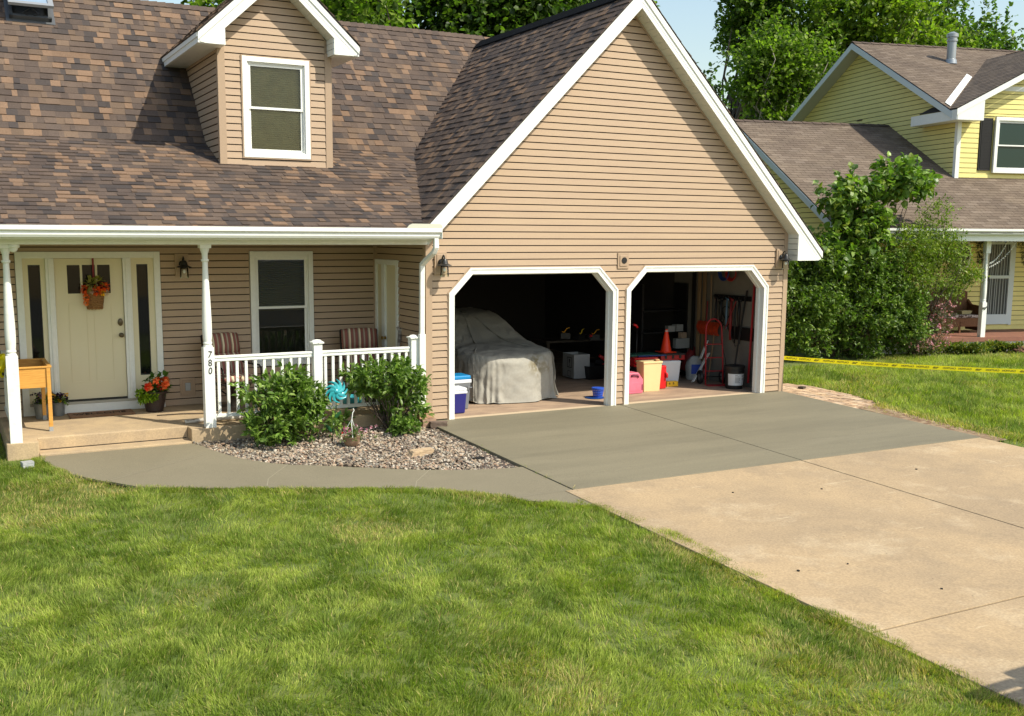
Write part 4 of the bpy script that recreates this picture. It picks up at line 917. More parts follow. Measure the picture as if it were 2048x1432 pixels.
def plant(name, label, cat, blobs, ntwig, lpt, lsize, pal, seed, base, group=None, twig=.16, aspect=.5, stemr=.012, nst=14, stemm=BARK, droop=.1, shell=.5, outward=.7, zmin=None, flowers=None, leafm=LEAF, trunk=None, upb=.35):
    r = np.random.default_rng(seed); T = thing(name, label, cat, base, 0, group); C, D, K = blobs_pts(blobs, ntwig, r, shell)
    if zmin is not None: C[:, 2] = np.maximum(C[:, 2], zmin+r.uniform(0, .1, len(C)))
    tw = D*outward+r.normal(0, .5, D.shape)+np.array([0, 0, upb]); tw /= np.linalg.norm(tw, axis=1, keepdims=True)
    t = np.tile(np.linspace(.0, 1, lpt), ntwig)[:, None]; cc = np.repeat(C, lpt, 0)+np.repeat(tw, lpt, 0)*(t-.5)*twig
    dd = np.repeat(tw, lpt, 0)*(.35+.5*t)+r.normal(0, .62, cc.shape); n = len(cc)
    tb = np.repeat(r.uniform(.72, 1.28, ntwig), lpt)[:, None]; cols = palcols(n, pal, r, .15)*tb
    V, F, CC = leaves(cc, dd, np.full(n, lsize), cols, seed+1, aspect, droop=droop); V -= np.array(base)[None]
    npmesh('foliage', V, F, leafm, CC, T)
    mb = MB(); idx = r.choice(ntwig, min(nst, ntwig), replace=False); tg = [Vector(C[i])-Vector(base) for i in idx]
    if trunk:
        h, tr = trunk; mb.tube([(0, 0, -.1), (r.normal(0, .05), r.normal(0, .05), h*.5), (r.normal(0, .1), r.normal(0, .1), h), ], [tr, tr*.85, tr*.65], 9)
        for i in range(len(tg)):
            rr = random.Random(seed+i); s = Vector((0, 0, h*rr.uniform(.45, 1)))
            stems(mb, s, [tg[i]], tr*rr.uniform(.25, .45), None, seed+i, .35)
    else: stems(mb, (0, 0, 0), tg, stemr, None, seed)
    mb.build('trunk' if trunk else 'stems', stemm, T, smooth=True, fixn=False)
    if flowers:
        nf, fs, fp, zf = flowers; C2, D2, K2 = blobs_pts(blobs, nf*3, r, .9); C2 = C2[C2[:, 2] > zf][:nf]; m = 5; n2 = len(C2)*m
        cc = np.repeat(C2, m, 0)+r.normal(0, fs*.4, (n2, 3)); V, F, CC = leaves(cc, r.normal(0, 1, (n2, 3)), np.full(n2, fs), palcols(n2, fp, r, .15), seed+5, .9); V -= np.array(base)[None]; npmesh('blossom', V, F, PETAL, CC, T)['kind'] = 'stuff'
    return T
g_ = 'shrubs in the gravel bed'
plant('shrub', 'rounded green shrub left of the teal spinner, in front of the porch railing', 'shrub',
      [(-2.28, -.42, .62, .50, .42, .30, 5), (-1.95, -.38, .50, .36, .36, .22, 2.5), (-2.45, -.50, .22, .42, .34, .20, 2.5), (-2.0, -.46, .22, .40, .34, .20, 2), (-2.25, -.4, .45, .35, .3, .35, 2)],
      430, 8, .100, G_SHRUB, 61, (-2.25, -.40, -.03), g_, twig=.13, aspect=.46, nst=26, shell=.6)
plant('shrub', 'taller open shrub right of the teal spinner, beside the downspout', 'shrub',
      [(-.85, -.34, .74, .46, .36, .24, 4), (-.42, -.30, .62, .26, .30, .26, 2.5), (-.50, -.34, .28, .34, .30, .26, 2.5), (-.62, -.62, .08, .24, .16, .09, .8), (-1.05, -.32, .66, .22, .2, .16, 1)],
      370, 8, .100, G_SHRUB, 63, (-.75, -.34, -.03), g_, twig=.13, aspect=.46, nst=34, stemr=.011, shell=.6)
plant('low_weed', 'small leafy seedling between the spinner and the taller shrub', 'plant', [(-1.42, -.22, .16, .16, .12, .12, 1)], 26, 5, .09, G_SHRUB, 65, (-1.42, -.22, -.02), twig=.06, nst=6, stemr=.004)

# tree behind etc.
def tree(label, base, blobs, ntwig, lpt, lsize, pal, seed, th, tr, nst=22, barkm=BARK, twig=.9, group='trees behind the houses', **kw):
    return plant('tree', label, 'tree', blobs, ntwig, lpt, lsize, pal, seed, base, group, twig=twig, aspect=.75, trunk=(th, tr), nst=nst, stemm=barkm, droop=.05, leafm=TLEAF, **kw)
def crown(cx, cy, cz, R, hz, n, seed, flat=1):
    r = random.Random(seed); B = [(cx, cy, cz, R*.7, R*.7, hz*.7, 2)]
    for i in range(n):
        a = r.uniform(0, 2*math.pi); q = r.uniform(.35, .8); B.append((cx+math.cos(a)*R*q, cy+math.sin(a)*R*q, cz+r.uniform(-.75, .75)*hz, R*r.uniform(.28, .48), R*r.uniform(.28, .48), hz*r.uniform(.22, .4), 1))
    return B
tree('bright green leafy tree behind the roof ridge, just right of the dormer', (3.3, 15, 0), crown(3.3, 15, 7.6, 3.1, 4.2, 14, 1), 2300, 9, .20, G_MID, 71, 5, .22)
tree('dark green dense tree behind the roof ridge between the dormer and garage roof', (7.0, 17.5, 0), crown(7.0, 17.5, 8.6, 3.6, 4.6, 16, 2), 2800, 9, .21, G_DARK, 72, 6, .28)
tree('deep green tree behind the valley between main roof and garage roof', (10.2, 15.5, 0), crown(10.2, 15.5, 8.0, 3.2, 4.6, 14, 3), 2400, 9, .20, G_DARK[1:]+G_MID[:1], 73, 6, .26)
tree('green tree behind the upper left slope of the garage roof', (13.4, 17.5, 0), crown(13.2, 17.5, 8.2, 2.6, 4.0, 12, 4), 2000, 9, .20, G_MID, 74, 6, .25)
tree('small dark tree top showing just past the right edge of the garage gable', (19.6, 20.2, 0), [(20.6, 20, 8.2, .9, 1.0, .9, 2), (21.5, 20, 8.1, .45, .6, .55, 1), (20.6, 20, 7, 1.3, 1.3, 1.3, 3)], 260, 8, .20, G_DARK, 75, 6, .2, nst=14, shell=.4)
tree('pale barked open tree with sky gaps beside the sky opening, left of the yellow gable', (26.2, 21, 0), [(25.6, 21, 10.0, 1.7, 1.6, 1.5, 4), (27.4, 21, 9.6, 2.1, 2.0, 1.8, 4), (24.5, 21, 8.9, .9, 1.0, .8, 1.2), (25.9, 21, 7.6, 1.5, 1.5, 1.0, 2), (27.8, 21.5, 7.6, 1.7, 1.7, 1.3, 2)], 1500, 9, .20, G_MID, 76, 7, .2, barkm=BIRCH, nst=46, shell=.3)
tree('tall green tree behind the open tree, its top cut by the picture edge', (27.5, 26, 0), [(29.2, 26, 14.4, 2.0, 2.2, 2.2, 3), (31.4, 26, 13.2, 2.8, 2.6, 2.6, 4), (28.9, 26, 12.3, 1.5, 1.8, 1.5, 2), (32, 26, 11.0, 2.2, 2.2, 1.8, 2.5)], 2300, 9, .23, G_DARK[:3]+G_MID, 77, 8, .3, nst=34)
tree('yellow green tree behind the yellow house ridge, left of the vent pipe', (34, 23.5, 0), crown(34, 23.5, 11.2, 4.2, 3.6, 16, 7), 2500, 9, .24, G_LIME[:2]+G_MID+G_LIME[:1], 78, 8, .3, nst=34)
tree('dark tree behind the yellow house ridge at the right picture edge', (41, 24, 0), crown(41, 24, 11.6, 4.6, 4.4, 16, 8), 2600, 9, .24, G_MID+G_DARK, 79, 8, .3, nst=34)
tree('distant tree behind the lower right slope of the garage roof', (36, 31, 0), crown(36, 31, 8.6, 3.5, 3.2, 12, 9), 1000, 8, .27, G_DARK, 80, 6, .3)
# a far wood closing the horizon
r = np.random.default_rng(99); n = 15000; P = np.c_[r.uniform(-40, 110, n), r.uniform(48, 62, n), r.random(n)**.7*5.5]; P[:, 2] *= .75+.35*vnoise(P[:, 0], P[:, 0]*0, .16, 4)
V, F, C = leaves(P, r.normal(0, 1, (n, 3)), np.full(n, 1.0), palcols(n, G_DARK, r), 98, .8); o = npmesh('far_wood', V, F, LEAF, C); struct(o, 'stuff'); o['label'] = 'far tree line behind both houses'

# neighbour's shrubbery
gN = 'shrubs beside the yellow house'
plant('shrub', 'broad dark green shrub filling the gap between the garage and the yellow porch', 'shrub',
      [(10.6, 3.6, 1.2, 1.0, .9, 1.15, 4), (12.2, 3.4, 1.15, 1.2, .9, 1.15, 5), (13.3, 3.1, .9, .75, .7, .8, 3), (11.3, 3.6, 2.0, .9, .8, .7, 2.5), (10.0, 3.8, 2.2, .6, .6, .6, 1.5), (12.6, 3.3, 1.9, .8, .7, .6, 2)],
      5600, 9, .092, G_DARK[:3]+G_MID+G_SHRUB, 84, (11.8, 3.6, 0), gN, twig=.26, aspect=.5, nst=30, stemr=.02, zmin=.06, shell=.35)
plant('large_leaf_shrub', 'upright shrub with big round bright leaves rising above the dark shrub', 'shrub',
      [(12.0, 3.4, 3.55, .75, .5, .48, 3), (13.3, 3.3, 3.95, .75, .5, .36, 3), (12.3, 3.3, 2.9, .75, .6, .45, 2.5), (11.3, 3.3, 2.35, .7, .5, .45, 2), (13.9, 3.3, 3.9, .32, .3, .3, 1)],
      400, 8, .175, G_SHRUB+G_LIME[:1], 85, (12.4, 3.5, 0), gN, twig=.42, aspect=.82, nst=26, stemr=.02, droop=.35)
plant('yellow_green_shrub', 'airy yellow green shrub reaching right across the yellow porch', 'shrub',
      [(13.6, 3.0, 2.5, .8, .6, .6, 3), (14.6, 3.0, 2.35, .75, .5, .42, 2.5), (15.4, 3.0, 1.85, .48, .4, .22, 1), (14.3, 3.0, 3.2, .4, .35, .5, .7), (13.6, 2.9, 1.8, .7, .5, .5, 2), (14.9, 3.0, 1.5, .4, .35, .25, .6)],
      1500, 8, .078, G_LIME+G_MID[:2], 86, (13.9, 3.1, 0), gN, twig=.34, aspect=.42, nst=40, stemr=.015, shell=.3)
plant('pink_flowering_shrub', 'low twiggy shrub with pink blossom at the corner of the yellow porch', 'shrub',
      [(14.0, 2.7, .50, .42, .4, .45, 3), (14.4, 2.7, .9, .25, .25, .3, 1), (13.4, 2.5, .25, .3, .3, .2, 1)], 260, 7, .045, [(.10, .10, .04), (.14, .11, .06), (.07, .09, .03)], 87, (14.0, 2.8, 0), gN, twig=.2, nst=30, stemr=.008, shell=.4,
      flowers=(90, .045, [(.55, .22, .30), (.62, .34, .38), (.5, .3, .3)], .2))
# juniper ground cover and mulch at the neighbour's porch (local frame of that house)
def nloc(u, v): return (NQ.x+u*math.cos(NR)-v*math.sin(NR), NQ.y+u*math.sin(NR)+v*math.cos(NR))
r = np.random.default_rng(12); n = 9000; u = r.uniform(-2.2, .55, n); v = r.uniform(-.85, -.05, n); ok = v > -.45-.35*np.sin(u*2.2)**2; u, v = u[ok], v[ok]; h = (.08+.20*vnoise(u, v, 3, 3))*r.random(len(u))**.5
X = np.c_[NQ.x+u*math.cos(NR)-v*math.sin(NR), NQ.y+u*math.sin(NR)+v*math.cos(NR), h]
dd = r.normal(0, .5, X.shape)+np.array([-.3, -.3, .25]); V, F, C = leaves(X, dd, np.full(len(X), .11), palcols(len(X), [(.20, .22, .03), (.28, .27, .04), (.10, .15, .025), (.07, .11, .02)], r), 5, .28)
o = npmesh('juniper_ground_cover', V, F, LEAF, C); struct(o, 'stuff'); o['label'] = 'yellow green juniper ground cover along the white porch skirt'
n = 2600; u = r.uniform(.35, 3.2, n); v = r.uniform(-.85, -.04, n); P = np.c_[NQ.x+u*math.cos(NR)-v*math.sin(NR), NQ.y+u*math.sin(NR)+v*math.cos(NR)]
stones('mulch', P, .02+.05*r.random(n)+.06*np.exp(-((v+.4)/.3)**2), .018, .04, [(.20, .09, .055), (.15, .07, .045), (.25, .13, .08)], STONE, 14, 'red brown wood mulch below the yellow house porch')

# ================================================================== PORCH THINGS
def wall_lamp(loc, label, size=1.0):
    T = thing('wall_lamp', label, 'wall lamp', loc, 0, 'black barn wall lamps')
    s = size; MB().box(-.10*s, .09*s, -.035, 0, -.17*s, .15*s).box(-.07*s, .065*s, -.045, -.035, -.14*s, .12*s).build('mounting_block', TANTRIM, T, bevel=.004)
    mb = MB(); mb.lathe([(.055*s, 0), (.055*s, .015), (.02*s, .03)], M=Matrix.Translation((0, -.045, .0)) @ Matrix.Rotation(math.pi/2, 4, 'X'), n=14)
    mb.tube([(0, -.05, 0), (0, -.07, .07*s), (0, -.11, .11*s), (0, -.15, .09*s), (0, -.15, .04*s)], .009*s, 7); mb.tube([(0, -.05, -.02), (.0, -.09, .05), (.02, -.08, .09)], .006*s, 6); mb.build('arm', BLACKM, T, smooth=True)
    mb = MB(); mb.lathe([(.012, .06), (.03, .055), (.045, .03), (.05, .0), (.055, -.012), (.105, -.035), (.107, -.042), (.05, -.03), (.03, -.06), (.001, -.06)], (0, -.15, 0), n=22); mb.build('shade', BLACKM, T, smooth=40)
    mb = MB(); mb.lathe([(.050, -.045), (.058, -.06), (.060, -.12), (.064, -.20)], (0, -.15, 0), n=20); mb.f = [f for f in mb.f if len(f) < 6]; mb.mi = [0]*len(mb.f); mb.build('glass_jar', clearglass('lamp_glass', (.93, .95, .92)), T, smooth=True)
    mb = MB(); mb.sphere((0, -.15, -.10), .02, 10, 8, sc=(1, 1, 1.4)); mb.build('bulb', mat('bulb', (.85, .83, .75), .3), T, smooth=True); return T
wall_lamp((.205, -.02, 2.32), 'black wall lamp with clear jar left of the left garage door, below the gutter end')
wall_lamp((6.69, -.02, 2.36), 'black wall lamp with clear jar right of the right garage door, under the eave box')
wall_lamp((-3.05, DW-.02, 2.27), 'black wall lamp on the shaded porch wall right of the front door')
mb = MB(); T = thing('wall_vent', 'square tan wall plate with round black centre between the two garage doors', 'vent', (3.397, -.018, 2.325))
mb.box(-.105, .105, -.022, 0, -.125, .125).box(-.07, .07, -.032, -.022, -.085, .085); mb.build('plate', TANTRIM, T, bevel=.004); MB().lathe([(.050, 0), (.050, .008), (.001, .009)], M=Matrix.Translation((.01, -.03, .005)) @ Matrix.Rotation(math.pi/2, 4, 'X'), n=24).build('lens', BLACK, T)
T = thing('outlet_box', 'covered outlet on a tan plate low on the porch wall right of the front door', 'outlet', (-3.03, DW-.018, .46)); MB().box(-.11, .11, -.022, 0, -.13, .13).box(-.075, .075, -.03, -.022, -.095, .095).build('plate', TANTRIM, T, bevel=.004); MB().box(-.04, .04, -.05, -.03, -.06, .06).build('cover', mat('grey_cover', (.36, .37, .36), .4), T, bevel=.01)
mb = MB(); mb.sphere((0, 0, 0), .055, 16, 10); mb.lathe([(.07, .0), (.075, .02), (.07, .04), (.04, .05)], n=20); cm = mb.build('security_camera', WHITE, None, smooth=True); cm.location = (-5.40, .0, 2.535); tag(cm, 'round white security camera under the porch beam at the left post', 'camera')
# hanging basket on the door
T = thing('door_basket', 'wicker basket of orange flowers hung on the front door by a red ribbon', 'basket', (-4.275, DW-.03, 1.66))
WICK = mat('wicker', (.36, .19, .065), .75, (.20, .10, .035), 22, stretch=(1, 1, 3), bump=.8, bscale=60)
mb = MB(); n = 26
for i in range(9):
    z = i*.026; rr_ = .095+.03*i/8; mb.tube([(math.cos(math.pi*j/12+math.pi)*rr_, math.sin(math.pi*j/12+math.pi)*rr_*.75, z+(.004 if (i+j) % 2 else -.004)) for j in range(13)], .014, 6)
for j in range(9): a = math.pi+math.pi*j/8; mb.tube([(math.cos(a)*.097, math.sin(a)*.075, 0), (math.cos(a)*.13, math.sin(a)*.1, .23)], .008, 5)
mb.box(-.11, .11, -.01, .0, 0, .22); mb.build('basket', WICK, T, smooth=True, fixn=False)
mb = MB(); mb.box(-.014, .012, -.0, .003, .42, .72); mb.prism([(-.002, -.002, .40), (.03, -.002, .22), (.045, -.002, .22), (.014, -.002, .42)], (0, .003, 0)); mb.build('ribbon', mat('red_ribbon', (.22, .008, .012), .5), T)
r = np.random.default_rng(41)
def flower_ball(c, rad, n, size, pal, seed, asp=.6):
    r = np.random.default_rng(seed); d = r.normal(0, 1, (n, 3)); d[:, 1] = -np.abs(d[:, 1])*.8; d /= np.linalg.norm(d, axis=1, keepdims=True); return leaves(np.array(c)[None]+d*rad*.4, d+r.normal(0, .3, d.shape), np.full(n, size), palcols(n, pal, r, .2), seed, asp)
def merge(parts, name, m, parent):
    Vs, Fs, Cs = [], [], []; o = 0
    for V, F, C in parts: Vs.append(V); Fs.append(F+o); Cs.append(C); o += len(V)
    return npmesh(name, np.concatenate(Vs), np.concatenate(Fs), m, np.concatenate(Cs), parent)
OR = [(.75, .13, .02), (.85, .20, .03), (.60, .07, .015)]
FB = [flower_ball((-.13, -.06, .27), .08, 70, .05, [(.55, .06, .015), (.7, .12, .02)], 1), flower_ball((-.12, -.07, .16), .07, 80, .035, [(.85, .28, .05), (.8, .22, .06)], 2), flower_ball((-.125, -.07, .08), .05, 50, .03, [(.85, .30, .07)], 3),
      flower_ball((.02, -.09, .25), .07, 50, .055, OR, 4), flower_ball((.13, -.07, .30), .08, 50, .055, OR, 5), flower_ball((.09, -.08, .22), .05, 40, .045, [(.8, .55, .03)], 6), flower_ball((-.04, -.09, .26), .05, 30, .045, [(.6, .5, .38)], 7), flower_ball((.15, -.06, .22), .04, 24, .04, [(.65, .6, .5)], 8), flower_ball((.05, -.04, .33), .06, 30, .05, [(.12, .01, .02)], 9)]
for i_, f_ in enumerate(FB): merge([f_], 'flower', PETAL, T)
merge([flower_ball((-.05, -.05, .33), .13, 40, .09, [(.28, .26, .05), (.35, .32, .10)], 10, .4), flower_ball((.03, -.05, .37), .12, 34, .09, [(.28, .26, .05), (.22, .22, .04)], 11, .4)], 'greenery', LEAF, T)
# raised planter
PINE = mat('orange_pine', (.62, .33, .07), .55, (.52, .24, .045), 5, stretch=(1.5, 8, 14), detail=6)
T = thing('raised_planter', 'honey coloured wooden planter box on tall legs behind the left porch post', 'planter', (-5.30, 1.08, .18)); zt = .84
mb = MB(); x0, x1, y0, y1 = -.17, .285, -.47, .47
for a, b, c, d in ((x0, x1, y0, y0+.02), (x0, x1, y1-.02, y1), (x0, x0+.02, y0+.02, y1-.02), (x1-.02, x1, y0+.02, y1-.02)): mb.box(a, b, c, d, zt-.27, zt-.012)
mb.build('box', PINE, T, bevel=.003)
mb = MB()
for a, b, c, d in ((x0-.01, x1+.02, y0-.015, y0+.035), (x0-.01, x1+.02, y1-.035, y1+.015), (x0-.01, x0+.04, y0+.035, y1-.035), (x1-.03, x1+.02, y0+.035, y1-.035)): mb.box(a, b, c, d, zt-.014, zt+.006)
mb.build('rim', PINE, T, bevel=.002); MB().box(x0+.02, x1-.02, y0+.02, y1-.02, zt-.27, zt-.24).build('tray', mat('planter_inside', (.24, .15, .07), .9), T)
for sx, sy in ((x0, y0), (x1, y0), (x0, y1), (x1, y1)):
    cx_ = sx+(.022 if sx < 0 else -.022); cy_ = sy+(.0 if sy < 0 else -.0)
    lg = MB().box(cx_-.024, cx_+.024, cy_-.022, cy_+.022, .06, zt-.02).build('leg', PINE, T, bevel=.003); MB().box(cx_-.024, cx_+.024, cy_-.022, cy_+.022, 0, .06).build('foot_cap', mat('grey_paint', (.28, .29, .29), .6), lg)
# pansy buckets
GALV = mat('galvanised_tub', (.27, .29, .29), .42, (.20, .22, .22), 9, metal=.45)
for (bx, by, bz, bs, lab) in ((-5.05, 1.66, .18, 1.0, 'galvanised tub of dark pansies under the wooden planter, the nearer of the two tubs'), (-4.84, 1.80, .18, .9, 'galvanised tub of purple and yellow pansies beside the white door kick board')):
    T = thing('flower_tub', lab, 'flower pot', (bx, by, bz), 0, 'galvanised pansy tubs'); MB().lathe([(.085*bs, 0), (.09*bs, .005), (.10*bs, .10*bs), (.112*bs, .20*bs), (.12*bs, .21*bs), (.115*bs, .215*bs), (.10*bs, .19*bs), (.001, .19*bs)], n=24).build('tub', GALV, T, smooth=35)
    rr_ = random.Random(int(bx*100)); parts = []; pp2 = []
    for k in range(34):
        a = rr_.uniform(0, 6.28); q = rr_.uniform(.02, .15)*bs; c = (math.cos(a)*q, math.sin(a)*q, rr_.uniform(.22, .33)*bs+.02); kind = rr_.random()
        parts.append(flower_ball(c, .02, 7, .034, [(.025, .008, .035), (.04, .012, .05), (.03, .01, .02)] if kind < .72 else ([(.75, .50, .04)] if kind < .9 else [(.25, .2, .35)]), k+int(by*100), .9))
    for k in range(30):
        a = rr_.uniform(0, 6.28); q = rr_.uniform(.02, .14)*bs; pp2.append(flower_ball((math.cos(a)*q, math.sin(a)*q, rr_.uniform(.19, .28)*bs), .03, 5, .05, G_SHRUB, k+9, .5))
    for f_ in parts: pass
    struct_f = merge(parts, 'pansies', PETAL, T); merge(pp2, 'leaves', LEAF, T)
# doormat
T = thing('doormat', 'worn brown coir doormat with dark lettering in front of the front door', 'doormat', (-4.29, 1.655, .181)); mb = MB(); n = 60
mb.box(-.43, .43, -.20, .20, 0, .016); 
for i in range(240): a = rnd.uniform(-.43, .43); s = rnd.choice((-1, 1)); mb.box(a, a+.006, s*.2-.008, s*.2+.008, .0, .012)
mb.build('mat', mat('coir', (.34, .19, .10), .95, (.24, .13, .07), 20, bump=1, bscale=150), T)
text('WELCOME', .17, Matrix.Translation((-.02, -.0, .0185)), mat('mat_lettering', (.02, .013, .01), .95), 'lettering', T, sx=.85, ext=.0015)
# begonia pot
T = thing('flower_pot', 'ribbed dark brown pot of orange begonias and lime foliage right of the front door', 'flower pot', (-3.57, 1.60, .18)); POT = mat('dark_brown_pot', (.035, .022, .018), .45)
pr = [(.115, 0), (.12, .01)]
for i in range(11): z = .02+i*.022; rr_ = .12+.055*(z/.28); pr += [(rr_, z), (rr_+.004, z+.008), (rr_+.001, z+.018)]
pr += [(.182, .265), (.187, .275), (.187, .295), (.172, .297), (.165, .26), (.001, .26)]
MB().lathe(pr, n=30).build('pot', POT, T, smooth=50)
PB = []; rr_ = random.Random(4)
for k in range(13): PB.append(flower_ball((rr_.uniform(-.17, .19), rr_.uniform(-.16, .02), rr_.uniform(.33, .47)), .03, 26, .05, [(.85, .10, .02), (.75, .05, .02)] if k % 2 else [(.9, .30, .10), (.85, .2, .05)], 30+k, .8))
for f_ in PB: merge([f_], 'flower', PETAL, T)
gb = [flower_ball((rr_.uniform(-.25, -.02), rr_.uniform(-.20, -.05), rr_.uniform(.18, .34)), .055, 26, .05, [(.26, .38, .02), (.18, .30, .02)], 60+k, .5) for k in range(22)]+[flower_ball((rr_.uniform(-.1, .17), rr_.uniform(-.1, .1), rr_.uniform(.30, .50)), .06, 10, .09, [(.06, .14, .02), (.09, .18, .03)], 80+k, .5) for k in range(22)]
merge(gb, 'foliage', LEAF, T)
# striped chairs
def stripemat():
    m = bpy.data.materials.new('striped_cushion'); m.use_nodes = True; N = m.node_tree.nodes; L = m.node_tree.links; p = N['Principled BSDF']; p.inputs['Roughness'].default_value = .85
    tc = N.new('ShaderNodeTexCoord'); sp = N.new('ShaderNodeSeparateXYZ'); L.new(tc.outputs['Object'], sp.inputs[0]); mu = N.new('ShaderNodeMath'); mu.operation = 'MULTIPLY_ADD'; mu.inputs[1].default_value = 6.4; mu.inputs[2].default_value = 10.13; L.new(sp.outputs['X'], mu.inputs[0])
    fr = N.new('ShaderNodeMath'); fr.operation = 'FRACT'; L.new(mu.outputs[0], fr.inputs[0]); cr_ = N.new('ShaderNodeValToRGB'); cr_.color_ramp.interpolation = 'CONSTANT'; L.new(fr.outputs[0], cr_.inputs[0])
    st = [(0, (.72, .60, .40)), (.17, (.04, .02, .02)), (.20, (.27, .09, .07)), (.42, (.25, .17, .12)), (.48, (.40, .33, .24)), (.58, (.25, .17, .12)), (.63, (.27, .09, .07)), (.86, (.04, .02, .02)), (.89, (.32, .24, .17))]
    e = cr_.color_ramp.elements
    while len(e) < len(st): e.new(.5)
    for i, (q, c) in enumerate(st): e[i].position = q; e[i].color = (*c, 1)
    L.new(cr_.outputs[0], p.inputs['Base Color']); return m
STR = stripemat()
def cushion(pts, w, th, name, parent):
    """padded strip following a yz polyline"""
    mb = MB(); n = len(pts); m = 7; V = []
    for side in (1, -1):
        for i, (y, z) in enumerate(pts):
            a = Vector(pts[max(i-1, 0)]); b = Vector(pts[min(i+1, n-1)]); t = (b-a).normalized(); nn = Vector((-t.y, t.x)) 
            ed = min(i, n-1-i)/1.0; f = .55 if ed < .5 else 1
            for j in range(m+1):
                u = -1+2*j/m; g = (1-abs(u)**4*.75)*f; V.append(Vector((u*w/2, y+nn.x*th/2*g*side, z+nn.y*th/2*g*side)))
    k = n*(m+1); F = []
    for s in (0, 1):
        for i in range(n-1):
            for j in range(m): a = s*k+i*(m+1)+j; F.append((a, a+1, a+m+2, a+m+1))
    for i in range(n-1):
        for j in (0, m): a = i*(m+1)+j; F.append((a, a+m+1, k+a+m+1, k+a))
    for j in range(m):
        for i in (0, n-1): a = i*(m+1)+j; F.append((a, a+1, k+a+1, k+a))
    mb.add(V, F); return mb.build(name, STR, parent, smooth=True)
FRAMEM = mat('dark_bronze_frame', (.03, .024, .018), .4, metal=.3)
def porch_chair(loc, rz, label):
    T = thing('porch_chair', label, 'chair', loc, rz, 'striped porch chairs')
    cushion([(-.28, .44), (-.27, .47), (-.1, .475), (.1, .46), (.20, .45)], .56, .11, 'seat_cushion', T)
    cushion([(.14, .46), (.19, .60), (.24, .76), (.27, .80)], .54, .10, 'back_cushion', T)
    cushion([(.26, .80), (.285, .90), (.31, 1.0), (.33, 1.05), (.35, 1.06)], .56, .13, 'head_cushion', T)
    mb = MB()
    for s in (-1, 1):
        mb.tube([(s*.31, -.27, .42), (s*.31, -.27, .60), (s*.31, -.22, .64), (s*.31, .2, .64), (s*.30, .27, .66)], .014, 7); mb.tube([(s*.29, -.27, .40), (s*.29, .2, .39), (s*.29, .28, .66), (s*.29, .37, 1.06)], .014, 7)
    mb.tube([(-.29, .37, 1.06), (.29, .37, 1.06)], .014, 7); mb.tube([(-.29, -.27, .40), (.29, -.27, .40)], .014, 7); mb.build('frame', FRAMEM, T, smooth=True)
    mb = MB(); mb.lathe([(.30, 0), (.30, .02), (.27, .035), (.05, .04), (.04, .12), (.05, .22), (.12, .33), (.14, .37)], n=22)
    for a in range(4): q = a*math.pi/2+.78; mb.tube([(0, 0, .14), (math.cos(q)*.2, math.sin(q)*.2, .28), (math.cos(q)*.27, math.sin(q)*.27, .39)], .012, 6)
    mb.build('swivel_base', FRAMEM, T, smooth=40); return T
ch = porch_chair((-2.50, 1.32, .18), .28, 'brown striped cushioned chair just right of the numbered porch post')
dup(ch, (-.50, 1.22, .18), -.12, 'brown striped cushioned chair behind the middle white newel post')
T = thing('side_table', 'small round dark metal table between the two striped chairs', 'table', (-1.45, 1.35, .18)); MB().lathe([(.22, .40), (.23, .41), (.23, .425), (.001, .43)], n=24).build('table_top', FRAMEM, T)
for a in range(3): q = a*2.09; MB().tube([(math.cos(q)*.2, math.sin(q)*.2, 0), (math.cos(q)*.08, math.sin(q)*.08, .2), (math.cos(q)*.17, math.sin(q)*.17, .405)], .01, 6).build('leg', FRAMEM, T)
T = thing('teal_bowl', 'shiny turquoise glazed bowl on the porch floor behind the railing', 'bowl', (-.93, .62, .18)); MB().lathe([(.07, 0), (.11, .03), (.155, .11), (.165, .17), (.16, .18), (.15, .165), (.10, .05), (.001, .03)], n=26).build('bowl', mat('turquoise_glaze', (.03, .30, .36), .2, spec=.7), T, smooth=50)
bo = MB().lathe([(.13, 0), (.20, .02), (.24, .05), (.235, .055), (.001, .05)], n=26).build('plate_stand', mat('wood_round', (.40, .24, .11), .6)); bo.location = (-2.0, .45, .18); tag(bo, 'low round tan wooden stand on the porch floor behind the left shrub', 'stand')
wp = MB(); wp.tube([(-.24, .68, .18), (-.14, .80, .8), (-.03, .92, 1.27)], [.02, .024, .028], 8); wp.tube([(-.03, .92, 1.25), (.0, .90, 1.30), (.06, .88, 1.29)], [.03, .022, .018], 7); wp.tube([(-.03, .92, 1.25), (-.07, .95, 1.32)], [.022, .014], 6); w_ = wp.build('birch_stick', BIRCH, smooth=True); tag(w_, 'peeling birch walking stick leaning in the porch corner by the side door', 'stick')
for i, (a, b, r_, lab) in enumerate((((-3.40, .36, .21), (-2.3, .32, .215), .027, 'longest white birch branch lying on the porch edge behind the numbered post'), ((-3.22, .44, .205), (-2.5, .55, .21), .022, 'thinner white birch branch lying behind the longest one'))):
    mb = MB(); A = Vector(a); B = Vector(b); mb.tube([A, A.lerp(B, .3)+Vector((0, .02, .006)), A.lerp(B, .7)+Vector((0, -.015, .01)), B], [r_, r_*.95, r_*.9, r_*.8], 9); o = mb.build('birch_log', mat('birch_white', (.55, .50, .42), .8, (.25, .18, .12), 6, stretch=(1, 4, 4), contrast=(.55, .65)), smooth=True); tag(o, lab, 'log', 'birch branches')
mb = MB(); mb.tube([(-3.62, 1.16, .19), (-3.3, 1.12, .195), (-2.9, 1.0, .195), (-2.75, 1.05, .19)], [.007, .009, .01, .006], 6); tag(mb.build('twig', BARK, smooth=True), 'dark twig lying on the porch floor in the sun patch', 'twig')
